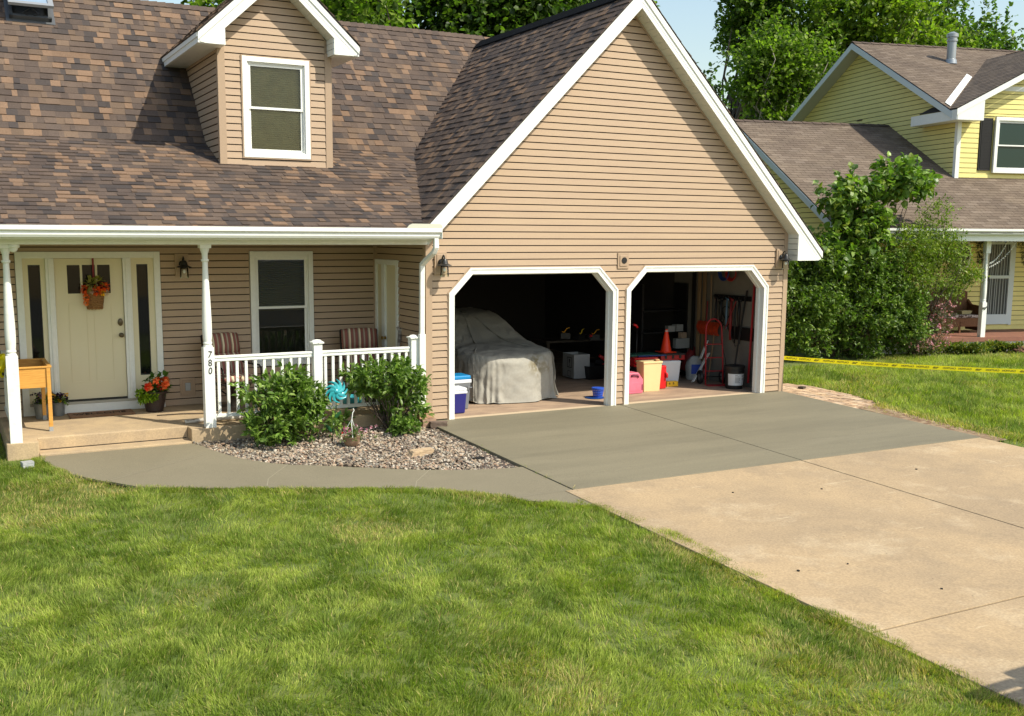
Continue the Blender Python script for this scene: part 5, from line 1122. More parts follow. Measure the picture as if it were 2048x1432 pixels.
# tape roll tied to the left railing
def tapemat():
    m = mat('tape_yellow', (.85, .74, .01), .35); N = m.node_tree.nodes; L = m.node_tree.links; t = N.new('ShaderNodeBsdfTranslucent'); t.inputs[0].default_value = (.9, .78, .01, 1); x = N.new('ShaderNodeMixShader'); x.inputs[0].default_value = .5
    L.new(N['Principled BSDF'].outputs[0], x.inputs[1]); L.new(t.outputs[0], x.inputs[2]); L.new(x.outputs[0], N['Material Output'].inputs[0]); return m
YT = tapemat()
T = thing('tape_bundle', 'bunched yellow and black caution tape tied at the left end of the porch railing', 'tape', (-5.56, .85, 1.04)); mb = MB()
mb.tube([(0, 0, .13), (.03, .02, .06), (-.02, -.02, -.05), (.0, .02, -.16)], [.04, .06, .05, .02], 8); mb.build('tape', YT, T); mb = MB()
for i in range(8): a = i*.8; mb.box(-.012, .012, -.004, .004, -.02, .02, Matrix.Translation((math.cos(a)*.058, math.sin(a)*.058, .1-.035*i)) @ Matrix.Rotation(a+1.57, 4, 'Z'))
mb.build('black_print', BLACK, T)

# ================================================================== YARD THINGS
TEAL = mat('teal_enamel', (.02, .28, .32), .25, (.03, .38, .42), 12, spec=.7)
T = thing('wind_spinner', 'turquoise metal wind spinner with curved petals on a green stem with two leaves', 'garden ornament', (-1.61, -.62, -.03)); hz = .67
mb = MB(); mb.tube([(-.06, 0, -.02), (-.045, .005, .2), (0, .0, .45), (.0, 0, hz)], .006, 7); mb.build('stem', mat('dark_green_metal', (.01, .045, .02), .4), T, smooth=True)
for ring, (R0, nb, off) in enumerate(((.165, 9, 0), (.11, 9, .35))):
    for i in range(nb):
        a = i*2*math.pi/nb+off; mb = MB(); V = []; mm = 7
        for k in range(mm):
            t = k/(mm-1); rad = .02+(R0-.02)*t; aa = a+.85*t*t; wdt = .024*math.sin(math.pi*min(.97, .12+.85*t))+.002; c = Vector((math.cos(aa)*rad, 0, math.sin(aa)*rad)); tn = Vector((-math.sin(aa+.5*t), 0, math.cos(aa+.5*t)))
            for s in (-1, 0, 1): V.append(c+tn*wdt*s+Vector((0, -.02+.03*t-(.012 if s == 0 else 0)+s*.008, hz)))
        for V2 in (V,): mb.add(V2, [(k*3+s, k*3+s+1, k*3+s+4, k*3+s+3) for k in range(mm-1) for s in (0, 1)])
        mb.build('petal', TEAL, T, smooth=True)
MB().lathe([(.03, 0), (.03, .012), (.018, .02), (.001, .024)], M=Matrix.Translation((0, -.02, hz)) @ Matrix.Rotation(math.pi/2, 4, 'X'), n=16).build('hub', TEAL, T, smooth=50)
for z, s, ln in ((.12, -1, .16), (.28, 1, .17)):
    mb = MB(); V = []
    for k in range(6): t = k/5; c = Vector((-.05+s*(.02+ln*.55*t), 0, z+ln*(t-.25*t*t))); wv = .028*math.sin(math.pi*t*.95+.08); V += [c+Vector((-wv*.5, 0, wv*.9*s*.2-.0))+Vector((-wv*.6, -.01, 0)), c+Vector((0, -.014, 0)), c+Vector((wv*.6, -.01, 0))+Vector((wv*.5, 0, 0))]
    mb.add(V, [(k*3+q, k*3+q+1, k*3+q+4, k*3+q+3) for k in range(5) for q in (0, 1)]); mb.build('leaf', mat('dark_green_leaf_metal', (.012, .07, .02), .35), T, smooth=True)
T = thing('hanging_planter', 'tan hanging pot of pink petunias set down on the gravel, its hanger standing up', 'flower pot', (-1.54, -1.0, gz(-1)-.01))
MB().lathe([(.06, 0), (.085, .02), (.11, .07), (.118, .12), (.124, .125), (.124, .135), (.10, .12), (.001, .11)], n=24).build('pot', mat('tan_pot', (.30, .19, .12), .6), T, smooth=50)
mb = MB()
for a in (.3, 2.4, 4.5): mb.tube([(math.cos(a)*.12, math.sin(a)*.12, .13), (math.cos(a)*.03, math.sin(a)*.03, .30), (.01, 0, .36)], .004, 5)
mb.tube([(.01, 0, .36), (.02, 0, .44), (.04, 0, .47), (.03, .0, .50)], .006, 6); mb.build('hanger', WHITE, T)
rr_ = random.Random(9); merge([flower_ball((rr_.gauss(.02, .09), rr_.gauss(-.01, .08), rr_.uniform(.10, .24)), .03, 8, .032, [(.12, .19, .05), (.08, .15, .03), (.18, .22, .08)], k, .45) for k in range(70)], 'foliage', LEAF, T)
merge([flower_ball((rr_.gauss(.03, .1), rr_.gauss(-.03, .08), rr_.uniform(.17, .27)), .015, 6, .024, [(.65, .35, .45), (.7, .5, .55), (.45, .08, .2)], k, .9) for k in range(30)]+[flower_ball((-.13, -.03, .2), .015, 6, .025, [(.6, .02, .03)], 5, .9)], 'blossoms', PETAL, T)
LIME = mat('cut_limestone', (.50, .37, .22), .85, (.38, .27, .17), 14, bump=.8, bscale=30)
def rough_block(name, label, cat, loc, dims, rz, m, seed, skew=0):
    import bmesh
    bm = bmesh.new(); bmesh.ops.create_cube(bm, size=1); bmesh.ops.subdivide_edges(bm, edges=bm.edges, cuts=4, use_grid_fill=True)
    for v in bm.verts:
        n_ = noise.noise_vector(v.co*3+Vector((seed, 0, 0)))*.05; top = v.co.z > .49
        v.co += Vector((n_.x, n_.y, 0 if top else n_.z)); v.co.x += skew*v.co.z*.3; v.co = Vector((v.co.x*dims[0], v.co.y*dims[1], (v.co.z+.5)*dims[2]))
    me = bpy.data.meshes.new(name); bm.to_mesh(me); bm.free(); me.materials.append(m); o = bpy.data.objects.new(name, me); COL.objects.link(o); o.location = loc; o.rotation_euler = (0, 0, rz); tag(o, label, cat); return o
rough_block('stone_block', 'flat cut tan stone lying alone on the gravel near the path', 'stone', (-.93, -1.83, gz(-1.8)-.02), (.30, .15, .085), .12, LIME, 1, .6)
rough_block('wood_block', 'weathered grey brown wood block at the house corner by the driveway edge', 'wood block', (.02, -.36, -.03), (.24, .12, .09), -.35, mat('weathered_wood', (.10, .07, .05), .9, (.18, .13, .10), 12, stretch=(1, 8, 8)), 3)
rough_block('corner_brick', 'tan brick under the downspout, topmost of the two', 'brick', (-.13, -.20, .10), (.24, .14, .075), .1, mat('tan_brick', (.42, .25, .14), .9, (.34, .2, .12), 15), 5)
rough_block('corner_brick', 'pale brick under the downspout, the lower one half in the gravel', 'brick', (-.08, -.19, -.04), (.20, .16, .135), -.05, mat('pale_brick', (.40, .27, .18), .9, (.32, .2, .14), 15), 6)
rough_block('rock', 'dark brown rock lying on the brick path right of the garage', 'rock', (7.49, .12, -.022), (.13, .10, .055), .4, mat('dark_rock', (.06, .045, .03), .9), 9)
rough_block('utility_lid', 'small grey valve cap in the grass at the left path corner', 'valve cap', (-5.41, -.50, gz(-.5)-.02), (.13, .10, .07), .2, mat('grey_cap', (.35, .36, .36), .5), 11)
rough_block('tar_scrap', 'crumpled black scrap on the gravel near the driveway edge', 'scrap', (-.33, -2.30, gz(-2.3)-.03), (.14, .08, .045), .3, BLACK, 13)
r_ = random.Random(21)
for (x, y, s, lab) in ((.07, -9.55, .022, 'white pebble in the shadow at the bottom right of the driveway'), (1.55, -4.9, .012, 'small dark crumb on the old driveway below the dark slab, leftmost'), (2.6, -5.2, .012, 'small dark crumb on the old driveway right of the first crumb'), (.35, -7.15, .014, 'dark pebble near the lawn edge of the old driveway'), (.9, -7.2, .011, 'brown speck right of the dark pebble on the old driveway'), (1.15, -8.0, .012, 'dark speck just above the lower driveway joint'), (4.4, -5.0, .014, 'dark pebble right of the long driveway joint')):
    rough_block('pebble', lab, 'pebble', (x, y, gz(y)+.006), (s*1.6, s*1.2, s), r_.random()*3, mat('white_pebble', (.7, .68, .65), .7) if 'white' in lab else BLACK, x*7)

# caution tape along the side lawn
T = thing('caution_tape', 'yellow caution tape stretched from the garage corner across the side lawn, lettering seen from behind', 'tape', (6.885, -.005, .60))
E_ = Vector((2.75, -4.4, .075)); dv = Vector((E_.x, E_.y, 0)); Lh = dv.length; dvn = dv.normalized(); NS = 40
TN = Vector((dvn.y, -dvn.x, 0)); TN = TN if TN.dot(CAM_P-Vector((7, 0, 1))) > 0 else -TN; TV = (Vector((0, 0, 1))-TN*.75).normalized()
def tp(s): t = s/Lh; return dvn*s+Vector((0, 0, E_.z*t-.16*4*t*(1-t)*.25))
mb = MB(); wv = .040; tl = Vector((.0, .0, 0))
for i in range(NS):
    a, b = tp(Lh*i/NS), tp(Lh*(i+1)/NS); mb.quad(a-TV*wv, b-TV*wv, b+TV*wv, a+TV*wv)
mb.build('tape', YT, T)
s = .06; seq = ['A']; k = 0; ang_ = math.atan2(dvn.y, dvn.x)
TXB = mat('tape_print', (.09, .075, .0), .5)
while s < Lh-.3:
    body, sz, adv = (('CAUTION', .046, .235), ('CAUTION', .046, .235), ('', .022, .17))[k % 3]; c = tp(s+adv/2-.03); slope = (tp(s+.1)-tp(s)).normalized(); pitch = math.asin(slope.z)
    nrm = Vector((dvn.y, -dvn.x, 0)); 
    if nrm.dot(CAM_P-Vector((7, 0, 1))) < 0: nrm = -nrm
    TX = slope; TW = (nrm+Vector((0, 0, .75))).normalized(); TY = TW.cross(TX).normalized(); TY = TY if TY.z > 0 else -TY
    M = Matrix(((TX.x, TY.x, TW.x, 0), (TX.y, TY.y, TW.y, 0), (TX.z, TY.z, TW.z, 0), (0, 0, 0, 1))); M = Matrix.Translation(c+TW*.003) @ M @ Matrix.Diagonal((-1, 1, 1, 1))
    if k % 3 < 2: text(body, sz, M, TXB, 'lettering', T, sx=.95, ext=.0, font_off=.0012)
    else:
        mb = MB()
        for x_, a_, b_ in ((-.045, .006, .016), (.0, .006, .016), (-.03, -.004, .003), (.012, -.004, .003), (-.02, -.017, -.008), (.01, -.017, -.008)): mb.quad(*[M @ Vector(q) for q in ((x_, a_, 0), (x_+.036, a_, 0), (x_+.036, b_, 0), (x_, b_, 0))])
        mb.build('small_print', TXB, T, fixn=False)
    s += adv; k += 1

# ================================================================== GARAGE THINGS
def finish(o, label, cat, group=None): return tag(o, label, cat, group)
# covered car: rings of a draped cover
COVER = mat('car_cover', (.345, .325, .275), .75, (.31, .295, .255), 3, fine=.05, bscale=30)
def cover_mat():
    m = COVER; N = m.node_tree.nodes; L = m.node_tree.links; p = N['Principled BSDF']; src = p.inputs['Base Color'].links[0].from_socket
    tc = N.new('ShaderNodeTexCoord'); 
    for (cx_, cy_, cz_, rad, amt) in ((.30, .02, .62, .26, 1.0), (.80, .02, .45, .20, 1.0), (.55, 0, .55, .14, .9)):
        v = N.new('ShaderNodeVectorMath'); v.operation = 'DISTANCE'; L.new(tc.outputs['Object'], v.inputs[0]); v.inputs[1].default_value = (cx_, cy_, cz_)
        n = N.new('ShaderNodeTexNoise'); n.inputs['Scale'].default_value = 14; n.inputs['Detail'].default_value = 5; L.new(tc.outputs['Object'], n.inputs['Vector'])
        r1 = N.new('ShaderNodeMapRange'); r1.inputs[1].default_value = 0; r1.inputs[2].default_value = rad; r1.inputs[3].default_value = 1; r1.inputs[4].default_value = 0; L.new(v.outputs['Value'], r1.inputs[0])
        r2 = N.new('ShaderNodeMapRange'); r2.inputs[1].default_value = .40; r2.inputs[2].default_value = .55; L.new(n.outputs['Fac'], r2.inputs[0])
        q = N.new('ShaderNodeMath'); q.operation = 'MULTIPLY'; L.new(r1.outputs[0], q.inputs[0]); L.new(r2.outputs[0], q.inputs[1]); q2 = N.new('ShaderNodeMath'); q2.operation = 'MULTIPLY'; q2.inputs[1].default_value = amt; L.new(q.outputs[0], q2.inputs[0])
        x = N.new('ShaderNodeMix'); x.data_type = 'RGBA'; L.new(q2.outputs[0], x.inputs['Factor']); L.new(src, x.inputs['A']); x.inputs['B'].default_value = (.16, .125, .045, 1); src = x.outputs['Result']
    L.new(src, p.inputs['Base Color'])
cover_mat()
def htop(y):      # centreline height, y measured from the nose
    return float(np.interp(y, [-.2, 0, .08, .5, 1.1, 1.25, 1.95, 2.3, 3.2, 3.7, 4.3, 4.5], [.70, .73, .765, .83, .89, .92, 1.30, 1.35, 1.34, 1.2, .98, .9]))
def shoulder(y): return float(np.interp(y, [-.2, 0, .3, 1.1, 2.0, 3.2, 4.5], [.66, .68, .72, .80, .86, .88, .82]))
nth, LX, LY = 260, .88, 2.25; V = []; nrings = []
for j, (sc_, kind) in enumerate([(1.07, 0.0), (1.06, .04), (1.045, .12), (1.03, .25), (1.02, .4), (1.01, .55), (1.005, .7), (1.0, .85), (.995, .94), (.985, 1.0)]+[(x, 2) for x in (.965, .94, .9, .85, .8, .74, .68, .61, .54, .47, .40, .33, .26, .19, .12, .06, .02)]):
    row = []
    for i in range(nth):
        a = 2*math.pi*i/nth; c, s = math.cos(a), math.sin(a); e_ = 2/5.2; ux = LX*math.copysign(abs(c)**e_, c); uy = LY*math.copysign(abs(s)**e_, s)
        nose = 1-.07*max(0, 1-(uy+LY)/.5)**2
        if uy < -LY*.9: uy += .10*(abs(ux)/LX)**2.5
        x = ux*sc_; y = uy*(1+(sc_-1)*LX/LY if sc_ > .9 else sc_) if kind != 2 else uy*(1-(1-sc_)*(.62 if sc_ > .5 else .62)-(max(0, .5-sc_)*.76)); yy = y+LY
        sh = shoulder(yy); ht = htop(yy)
        if kind == 2:
            t = 1-(x/LX)**2; 
            endf = min(1, max(0, (yy-.0)/.10)) ; z = sh+(ht-sh)*min(1, (max(0, 1-abs(x)/LX)/.26 if ht > 1 else max(0, 1-abs(x)/LX)/.22))**.62*endf
            z += .012*noise.noise(Vector((x*4, yy*2.2, 3)))+.014*abs(noise.noise(Vector((x*2+yy*1.5, yy*5-x*3, 7))))
        else:
            z = sh*kind; f = 1-kind; dr = (.024*math.sin(a*17+2*math.sin(a*5))+.014*math.sin(a*37+3*math.sin(a*7)))*f**.8+.05*noise.noise(Vector((x*3, y*3, z*4)))*(1-abs(2*kind-1))+.03*abs(noise.noise(Vector((x*9+z*4, y*9, z*7))))
            rad = Vector((ux/LX, uy/LY)).normalized(); x += rad.x*dr; y += rad.y*dr; 
            if kind == 0: z = .012+.045*max(0, noise.noise(Vector((x*3, y*3, 1))))+.02*max(0, math.sin(a*13))
        row.append((x, y+LY, z))
    V.append(row)
nr_ = len(V); VV = np.array(V).reshape(-1, 3); FF = np.array([(j*nth+i, j*nth+(i+1) % nth, (j+1)*nth+(i+1) % nth, (j+1)*nth+i) for j in range(nr_-1) for i in range(nth)])
# wide cloth folds on the front face
m_ = (VV[:, 1] < .25) & (VV[:, 2] < .7); f_ = np.clip(.7-VV[:, 2], 0, 1); VV[m_, 1] -= ((.045*np.sin(VV[:, 0]*7+1.2)+.05*np.exp(-((VV[:, 0]-.12-.15*(.7-VV[:, 2]))/.07)**2)+.010*np.sin(VV[:, 0]*29+VV[:, 2]*9))*f_)[m_]
car = npmesh('covered_car', VV, FF, COVER, None, None, True); car.location = (2.13, .95, 0.004)
sb_ = car.modifiers.new('s', 'SUBSURF'); sb_.levels = 2; sb_.render_levels = 2
tv = bpy.data.textures.new('crumple', 'VORONOI'); tv.noise_scale = .22; tv.weight_1 = -1; tv.weight_2 = 1; dv2 = car.modifiers.new('c', 'DISPLACE'); dv2.texture = tv; dv2.strength = .028; dv2.mid_level = .3; dv2.texture_coords = 'LOCAL'
tx = bpy.data.textures.new('wrinkle', 'CLOUDS'); tx.noise_scale = .2; tx.noise_depth = 4; dm = car.modifiers.new('d', 'DISPLACE'); dm.texture = tx; dm.strength = .04; dm.mid_level = .5; dm.texture_coords = 'LOCAL'
tag(car, 'low car under a wrinkled grey beige cover in the left garage bay', 'car')

def cooler(name, label, loc, dims, body, lidm, trim, rz=0, lidh=.05):
    T = thing(name, label, 'cooler', loc, rz, 'coolers in the left bay'); w, d, h = dims
    mb = MB(); a = .88; P0 = [(-w/2*a, -d/2*a, 0), (w/2*a, -d/2*a, 0), (w/2*a, d/2*a, 0), (-w/2*a, d/2*a, 0)]; P1 = [(-w/2, -d/2, h*.82), (w/2, -d/2, h*.82), (w/2, d/2, h*.82), (-w/2, d/2, h*.82)]
    mb.add(P0+P1, ((0, 3, 2, 1), (4, 5, 6, 7), (0, 1, 5, 4), (1, 2, 6, 5), (2, 3, 7, 6), (3, 0, 4, 7))); mb.build('body', body, T, bevel=.02)
    MB().box(-w/2-.006, w/2+.006, -d/2-.006, d/2+.006, h*.78, h*.88).build('trim_band', trim, T, bevel=.008)
    MB().box(-w/2-.0, w/2+.0, -d/2-.0, d/2+.0, h*.88, h).build('lid', lidm, T, bevel=.018); return T
WPL = mat('white_plastic', (.72, .74, .76), .35); GPL = mat('grey_plastic', (.16, .17, .18), .5)
cooler('cooler', 'small navy cooler with white lid at the left edge of the left garage opening', (.66, .53, 0), (.38, .28, .40), mat('navy_plastic', (.02, .02, .16), .35), WPL, WPL)
c2 = cooler('cooler', 'taller grey cooler with bright blue lid behind the small navy cooler', (.80, .88, 0), (.56, .34, .54), GPL, mat('blue_lid', (.01, .22, .50), .3), WPL)
hb = MB(); hb.tube([(.20, -.18, .36), (.20, -.21, .36), (.27, -.21, .35), (.27, -.18, .35)], .01, 6); hb.build('handle', GPL, c2)
def bx(name, label, cat, loc, dims, m, rz=0, open_=False, taper=1, flap=0, bev=.003, wall=.008):
    T = thing(name, label, cat, loc, rz); w, d, h = dims; mb = MB(); t = taper
    if open_:
        mb.box(-w/2, w/2, -d/2, -d/2+wall, 0, h); mb.box(-w/2, w/2, d/2-wall, d/2, 0, h); mb.box(-w/2, -w/2+wall, -d/2+wall, d/2-wall, 0, h); mb.box(w/2-wall, w/2, -d/2+wall, d/2-wall, 0, h); mb.box(-w/2, w/2, -d/2, d/2, 0, wall)
        mb.v = [((x*(t+(1-t)*z/h)), (y*(t+(1-t)*z/h)), z) for x, y, z in mb.v]
    else:
        mb.box(-w/2, w/2, -d/2, d/2, 0, h); mb.v = [((x*(t+(1-t)*z/h)), (y*(t+(1-t)*z/h)), z) for x, y, z in mb.v]
    mb.build('body', m, T, bevel=bev); return T
WCARD = mat('white_card', (.34, .34, .33), .8, (.29, .29, .28), 3)
T = bx('cardboard_box', 'large white open cardboard box printed with a glass symbol, right of the covered car', 'box', (4.52, 3.05, .02), (.34, .46, .46), WCARD, D2R(-4), True)
mb = MB(); yf = -.372
for a, b, c, d in ((-.02, .16, .20, .215), (-.02, .16, .385, .40), (-.02, -.005, .215, .385), (.145, .16, .215, .385), (.0, .13, .03, .04), (.0, .13, .13, .14), (.0, .01, .04, .13), (.12, .13, .04, .13), (.055, .085, .235, .245), (.066, .074, .245, .29)): mb.box(a, b, yf-.001, yf, c, d)
mb.prism([(.04, yf-.001, .36), (.10, yf-.001, .36), (.085, yf-.001, .29), (.055, yf-.001, .29)], (0, .001, 0)); mb.v = [(yf_+.372-.174+.0 if False else (q[1]+.372-.1715), -(q[0]-.02), q[2]) for q in mb.v]; mb.build('print', mat('box_print', (.04, .04, .04), .8), T)
bx('storage_bin', 'low black bin on the floor right of the white cardboard box', 'bin', (4.78, 2.9, 0), (.46, .4, .26), BLACK, .1, True, .85)
BLP = mat('blue_basket', (.03, .10, .55), .4)
T = thing('plastic_basket', 'small blue slotted basket near the right side of the left bay', 'basket', (3.54, .82, .012)); mb = MB()
for i in range(22):
    a = 2*math.pi*i/22; c, s = math.cos(a), math.sin(a); M = Matrix.Rotation(a, 4, 'Z'); mb.prism([M @ Vector((.075, -.006, .01)), M @ Vector((.075, .006, .01)), M @ Vector((.098, .009, .14)), M @ Vector((.098, -.009, .14))], M @ Vector((.003, 0, 0)))
for z, q in ((.01, .077), (.05, .083), (.09, .090), (.14, .10), (.155, .104)): mb.lathe([(q, z-.005), (q+.004, z-.005), (q+.004, z+.005), (q, z+.005)], n=22)
mb.lathe([(.075, 0), (.075, .006), (.001, .006)], n=22); mb.build('basket', BLP, T)
o = MB().lathe([(.12, 0), (.165, .008), (.165, .012), (.001, .01)], n=26).build('plate', mat('blue_disc', (.01, .06, .25), .4)); o.location = (3.48, .82, 0); tag(o, 'flat blue plastic disc lying under the blue basket', 'disc')
# dim workbench with tools behind the left bay
T = thing('workbench', 'dark workbench along the back of the left bay, hardly lit', 'workbench', (5.15, 4.0, 0)); MB().box(-.9, .9, -.3, .3, .62, .66).build('bench_top', mat('dark_wood', (.04, .03, .02), .8), T)
for sx in (-.85, .85):
    for sy in (-.25, .25): MB().box(sx-.03, sx+.03, sy-.03, sy+.03, 0, .62).build('leg', mat('dark_wood', (.04, .03, .02), .8), T)
ORG = mat('tool_orange', (.75, .33, .02), .4); REDP = mat('red_plastic', (.55, .012, .015), .35); YEL = mat('tool_yellow', (.72, .50, .03), .4)
for i, (x, z, m, lab) in enumerate(((4.62, .90, ORG, 'orange hooked tool glimpsed at the left of the dark workbench'), (5.0, .86, YEL, 'yellow power tool glimpsed in the middle of the dark workbench'), (5.32, .84, ORG, 'orange power tool at the right end of the dark workbench'))):
    T = thing('power_tool', lab, 'tool', (x, 3.62, z-.02), rnd.uniform(-.5, .5)); mb = MB(); mb.tube([(-.07, 0, -.03), (-.03, 0, -.05), (0, 0, -.02), (.03, 0, .03), (.09, 0, .04)], [.007, .009, .010, .009, .007], 8); mb.build('body', m, T, smooth=True); mb = MB(); mb.box(-.10, .10, -.03, .10, -.18, -.06); mb.build('case', BLACK, T, bevel=.005)
for (x, y, z, lab) in ((5.15, 3.5, .76, 'small red clamp below the yellow power tool'), (5.30, 3.2, .30, 'red and black rolling tool box below the workbench')):
    s_ = .3 if z < .5 else .06; T = thing('tool_box' if z < .5 else 'clamp', lab, 'tool box' if z < .5 else 'clamp', (x, y, z-s_*.5)); mb = MB(); mb.tube([(-s_*.6, 0, 0), (s_*.1, 0, s_*.2), (s_*.6, 0, s_*.9)], [s_*.12, s_*.16, s_*.1], 8); mb.tube([(s_*.4, 0, 0), (0, .02, s_*.5), (-s_*.5, 0, s_*.8)], [s_*.08, s_*.12, s_*.1], 8); mb.build('body', REDP, T, smooth=True); MB().box(-s_*.7, s_*.7, .04, .3, -s_*.5, s_*.5).build('case', BLACK, T)

# right bay
PINK = mat('pink_faded_plastic', (.68, .17, .24), .45, (.60, .14, .20), 6)
T = thing('jerry_can', 'faded pink water jug just inside the left edge of the right garage opening', 'jug', (4.36, 1.0, 0)); w, d, h = .34, .22, .37
mb = MB(); mb.prism([(-w/2, -d/2, .02), (-w/2+.02, -d/2, 0), (w/2-.02, -d/2, 0), (w/2, -d/2, .02), (w/2, -d/2, .24), (w/2-.10, -d/2, .37), (-w/2+.02, -d/2, .37), (-w/2, -d/2, .35)], (0, d, 0)); mb.build('body', PINK, T, bevel=.022)
mb = MB(); mb.tube([(-.09, -.112, .315), (-.04, -.118, .33), (.04, -.118, .32), (.06, -.112, .29)], .018, 8); mb.build('grip_recess', mat('pink_shadow', (.16, .02, .05), .6), T, smooth=True)
mb = MB(); mb.box(w/2-.035, w/2-.012, -.113, -.109, .06, .16); mb.build('side_slot', mat('pink_shadow', (.16, .02, .05), .6), T, bevel=.004); MB().box(-w/2+.03, w/2-.06, -.1145, -.11, .05, .20).build('front_panel', PINK, T, bevel=.01)
CREAM = mat('cream_bin', (.80, .60, .30), .5, (.76, .56, .28), 3)
T = bx('waste_bin', 'tall cream rectangular waste bin between the pink jug and the white tote', 'bin', (4.80, 1.10, 0), (.37, .26, .53), CREAM, D2R(-6), True, .84, bev=.008)
MB().box(-.195, .195, -.14, .14, .50, .535).build('rim', CREAM, T, bevel=.006); MB().box(-.17, .17, -.115, .115, .47, .537).build('rubbish', mat('cream_inner', (.55, .42, .22), .8), T); MB().box(.06, .14, -.13, -.05, .537, .57).build('crumpled_paper', mat('brown_paper', (.45, .25, .12), .8), T, bevel=.01)
T = thing('fuel_can', 'slim red fuel can standing on the floor between the cream bin and the white tote', 'fuel can', (5.13, 1.22, 0), .1); MB().box(-.10, .10, -.07, .09, 0, .42).build('body', REDP, T, bevel=.02); MB().tube([(.06, -.05, .3), (.085, -.10, .27), (.08, -.1, .2)], .02, 8).build('spout', REDP, T, smooth=True); MB().lathe([(.03, .42), (.03, .46), (.001, .47)], n=14).build('cap', REDP, T)
T = bx('storage_tote', 'white plastic storage tote holding up the red lidded box', 'tote', (5.58, 1.70, 0), (.52, .40, .45), WPL, D2R(-10), False, .86, bev=.03)
T = thing('tool_case', 'dark red plastic tool case with black lid on top of the white tote', 'tool box', (5.66, 1.68, .455), D2R(-8)); MB().box(-.24, .26, -.16, .16, 0, .09).build('body', mat('dark_red_case', (.32, .01, .012), .35), T, bevel=.008); MB().box(-.25, .27, -.17, .17, .09, .12).build('lid', BLACK, T, bevel=.006)
for q in range(3): MB().box(-.16+q*.15, -.12+q*.15, -.175, -.16, .03, .11).build('latch', BLACK, T)
T = thing('crate', 'bright red slotted crate behind the cream bin', 'crate', (5.02, 1.62, .38), D2R(-8)); mb = MB(); 
for z in (0, .06, .13): mb.box(-.24, .24, -.17, .17, z, z+.03)
for q in range(9): mb.box(-.24+q*.0575, -.23+q*.0575, -.17, .17, 0, .16)
mb.build('frame', REDP, T); MB().box(-.22, .22, -.15, .15, .0, .02).build('base', REDP, T)
bx('storage_bin', 'dark bin standing under the red slotted crate', 'bin', (5.02, 1.64, 0), (.46, .36, .38), BLACK, D2R(-8), False, .85)
T = thing('folded_tarp', 'green and blue folded tarp lying on the red crate behind the bin', 'tarp', (5.15, 1.76, .545), D2R(-6)); MB().box(-.34, .32, -.16, .2, 0, .03).build('green_layer', mat('tarp_green', (.015, .09, .06), .6), T, bevel=.01); MB().box(-.22, .36, -.22, .16, -.0, .02).build('blue_layer', mat('tarp_blue', (.015, .05, .18), .6), T, bevel=.008)
CONE = mat('cone_orange', (.85, .05, .01), .4)
T = thing('traffic_cone', 'bright orange red traffic cone standing on the stacked cases in the right bay', 'cone', (5.68, 1.78, .575)); MB().lathe([(.115, .0), (.10, .03), (.028, .41), (.022, .43), (.001, .43)], n=24).build('cone', CONE, T, smooth=40); MB().box(-.14, .14, -.14, .14, 0, .018).build('base', CONE, T, bevel=.004); MB().lathe([(.0335, .385), (.0285, .412), (.001, .435)], n=20).build('tip', mat('cone_tip', (.55, .35, .3), .5), T)
T = thing('yellow_box', 'small yellow box with black marks on the floor before the white tote', 'box', (5.50, 1.36, 0), D2R(-8)); MB().box(-.115, .115, -.05, .05, 0, .095).build('body', mat('orange_yellow', (.85, .50, .02), .4), T, bevel=.006)
for ch, x in (('6', -.06), ('6', .02)): text(ch, .06, Matrix.Translation((x, -.051, .06)) @ FR, BLACK, 'marking', T, sx=1.1, font_off=.001)
# tall handle with red grip
T = thing('pull_cart', 'folded cart with a tall thin handle and red grip behind the pink jug', 'cart', (4.93, 1.75, 0)); mb = MB(); mb.tube([(-.12, 0, 0), (-.12, 0, 1.10), (-.10, 0, 1.14), (.04, 0, 1.10)], .010, 7); mb.tube([(.06, 0, .3), (.06, 0, 1.06)], .008, 6); mb.build('handle', BLACKM, T, smooth=True); mb = MB(); mb.tube([(-.02, 0, 1.12), (.04, 0, 1.10), (.07, 0, 1.06)], .022, 8); mb.build('grip', REDP, T, smooth=True)
T = thing('red_pole', 'dim red pole leaning up beside the pull cart', 'pole', (4.70, 1.9, 0)); MB().tube([(0, 0, 0), (.22, .3, 2.1)], .022, 8).build('pole', mat('dim_red', (.25, .01, .01), .5), T)
T = thing('air_tank', 'round red tank half hidden behind the pink jug', 'tank', (4.80, 2.05, .50)); mb = MB(); mb.sphere((0, 0, 0), .13, 14, 10, sc=(1.1, .9, 1.1)); mb.build('tank', REDP, T, smooth=True); MB().box(-.15, .15, -.1, .1, -.5, -.12).build('stand', BLACK, T)
# sack
T = thing('sack', 'half empty white sack with blue print slumped against the right wall', 'sack', (6.50, 1.93, 0), -.25); V = []; n = 28; rows = [(0, .17, .12), (.05, .19, .14), (.15, .195, .14), (.25, .185, .12), (.33, .16, .09), (.38, .13, .07), (.42, .10, .05), (.445, .05, .02)]; mb = MB()
for z, a_, b_ in rows:
    for i in range(n): q = 2*math.pi*i/n; k = 1+.10*noise.noise(Vector((math.cos(q)*2, math.sin(q)*2, z*9))); V.append((math.cos(q)*a_*k+.02*math.sin(z*14), math.sin(q)*b_*k, z+.02*noise.noise(Vector((q*2, z*8, 5)))))
mb.add(V, [(j*n+i, j*n+(i+1) % n, (j+1)*n+(i+1) % n, (j+1)*n+i) for j in range(len(rows)-1) for i in range(n)]+[tuple((len(rows)-1)*n+i for i in range(n))]); mb.build('sack', mat('sack_white', (.50, .50, .46), .6, (.35, .36, .36), 10), T, smooth=True)
mb = MB()
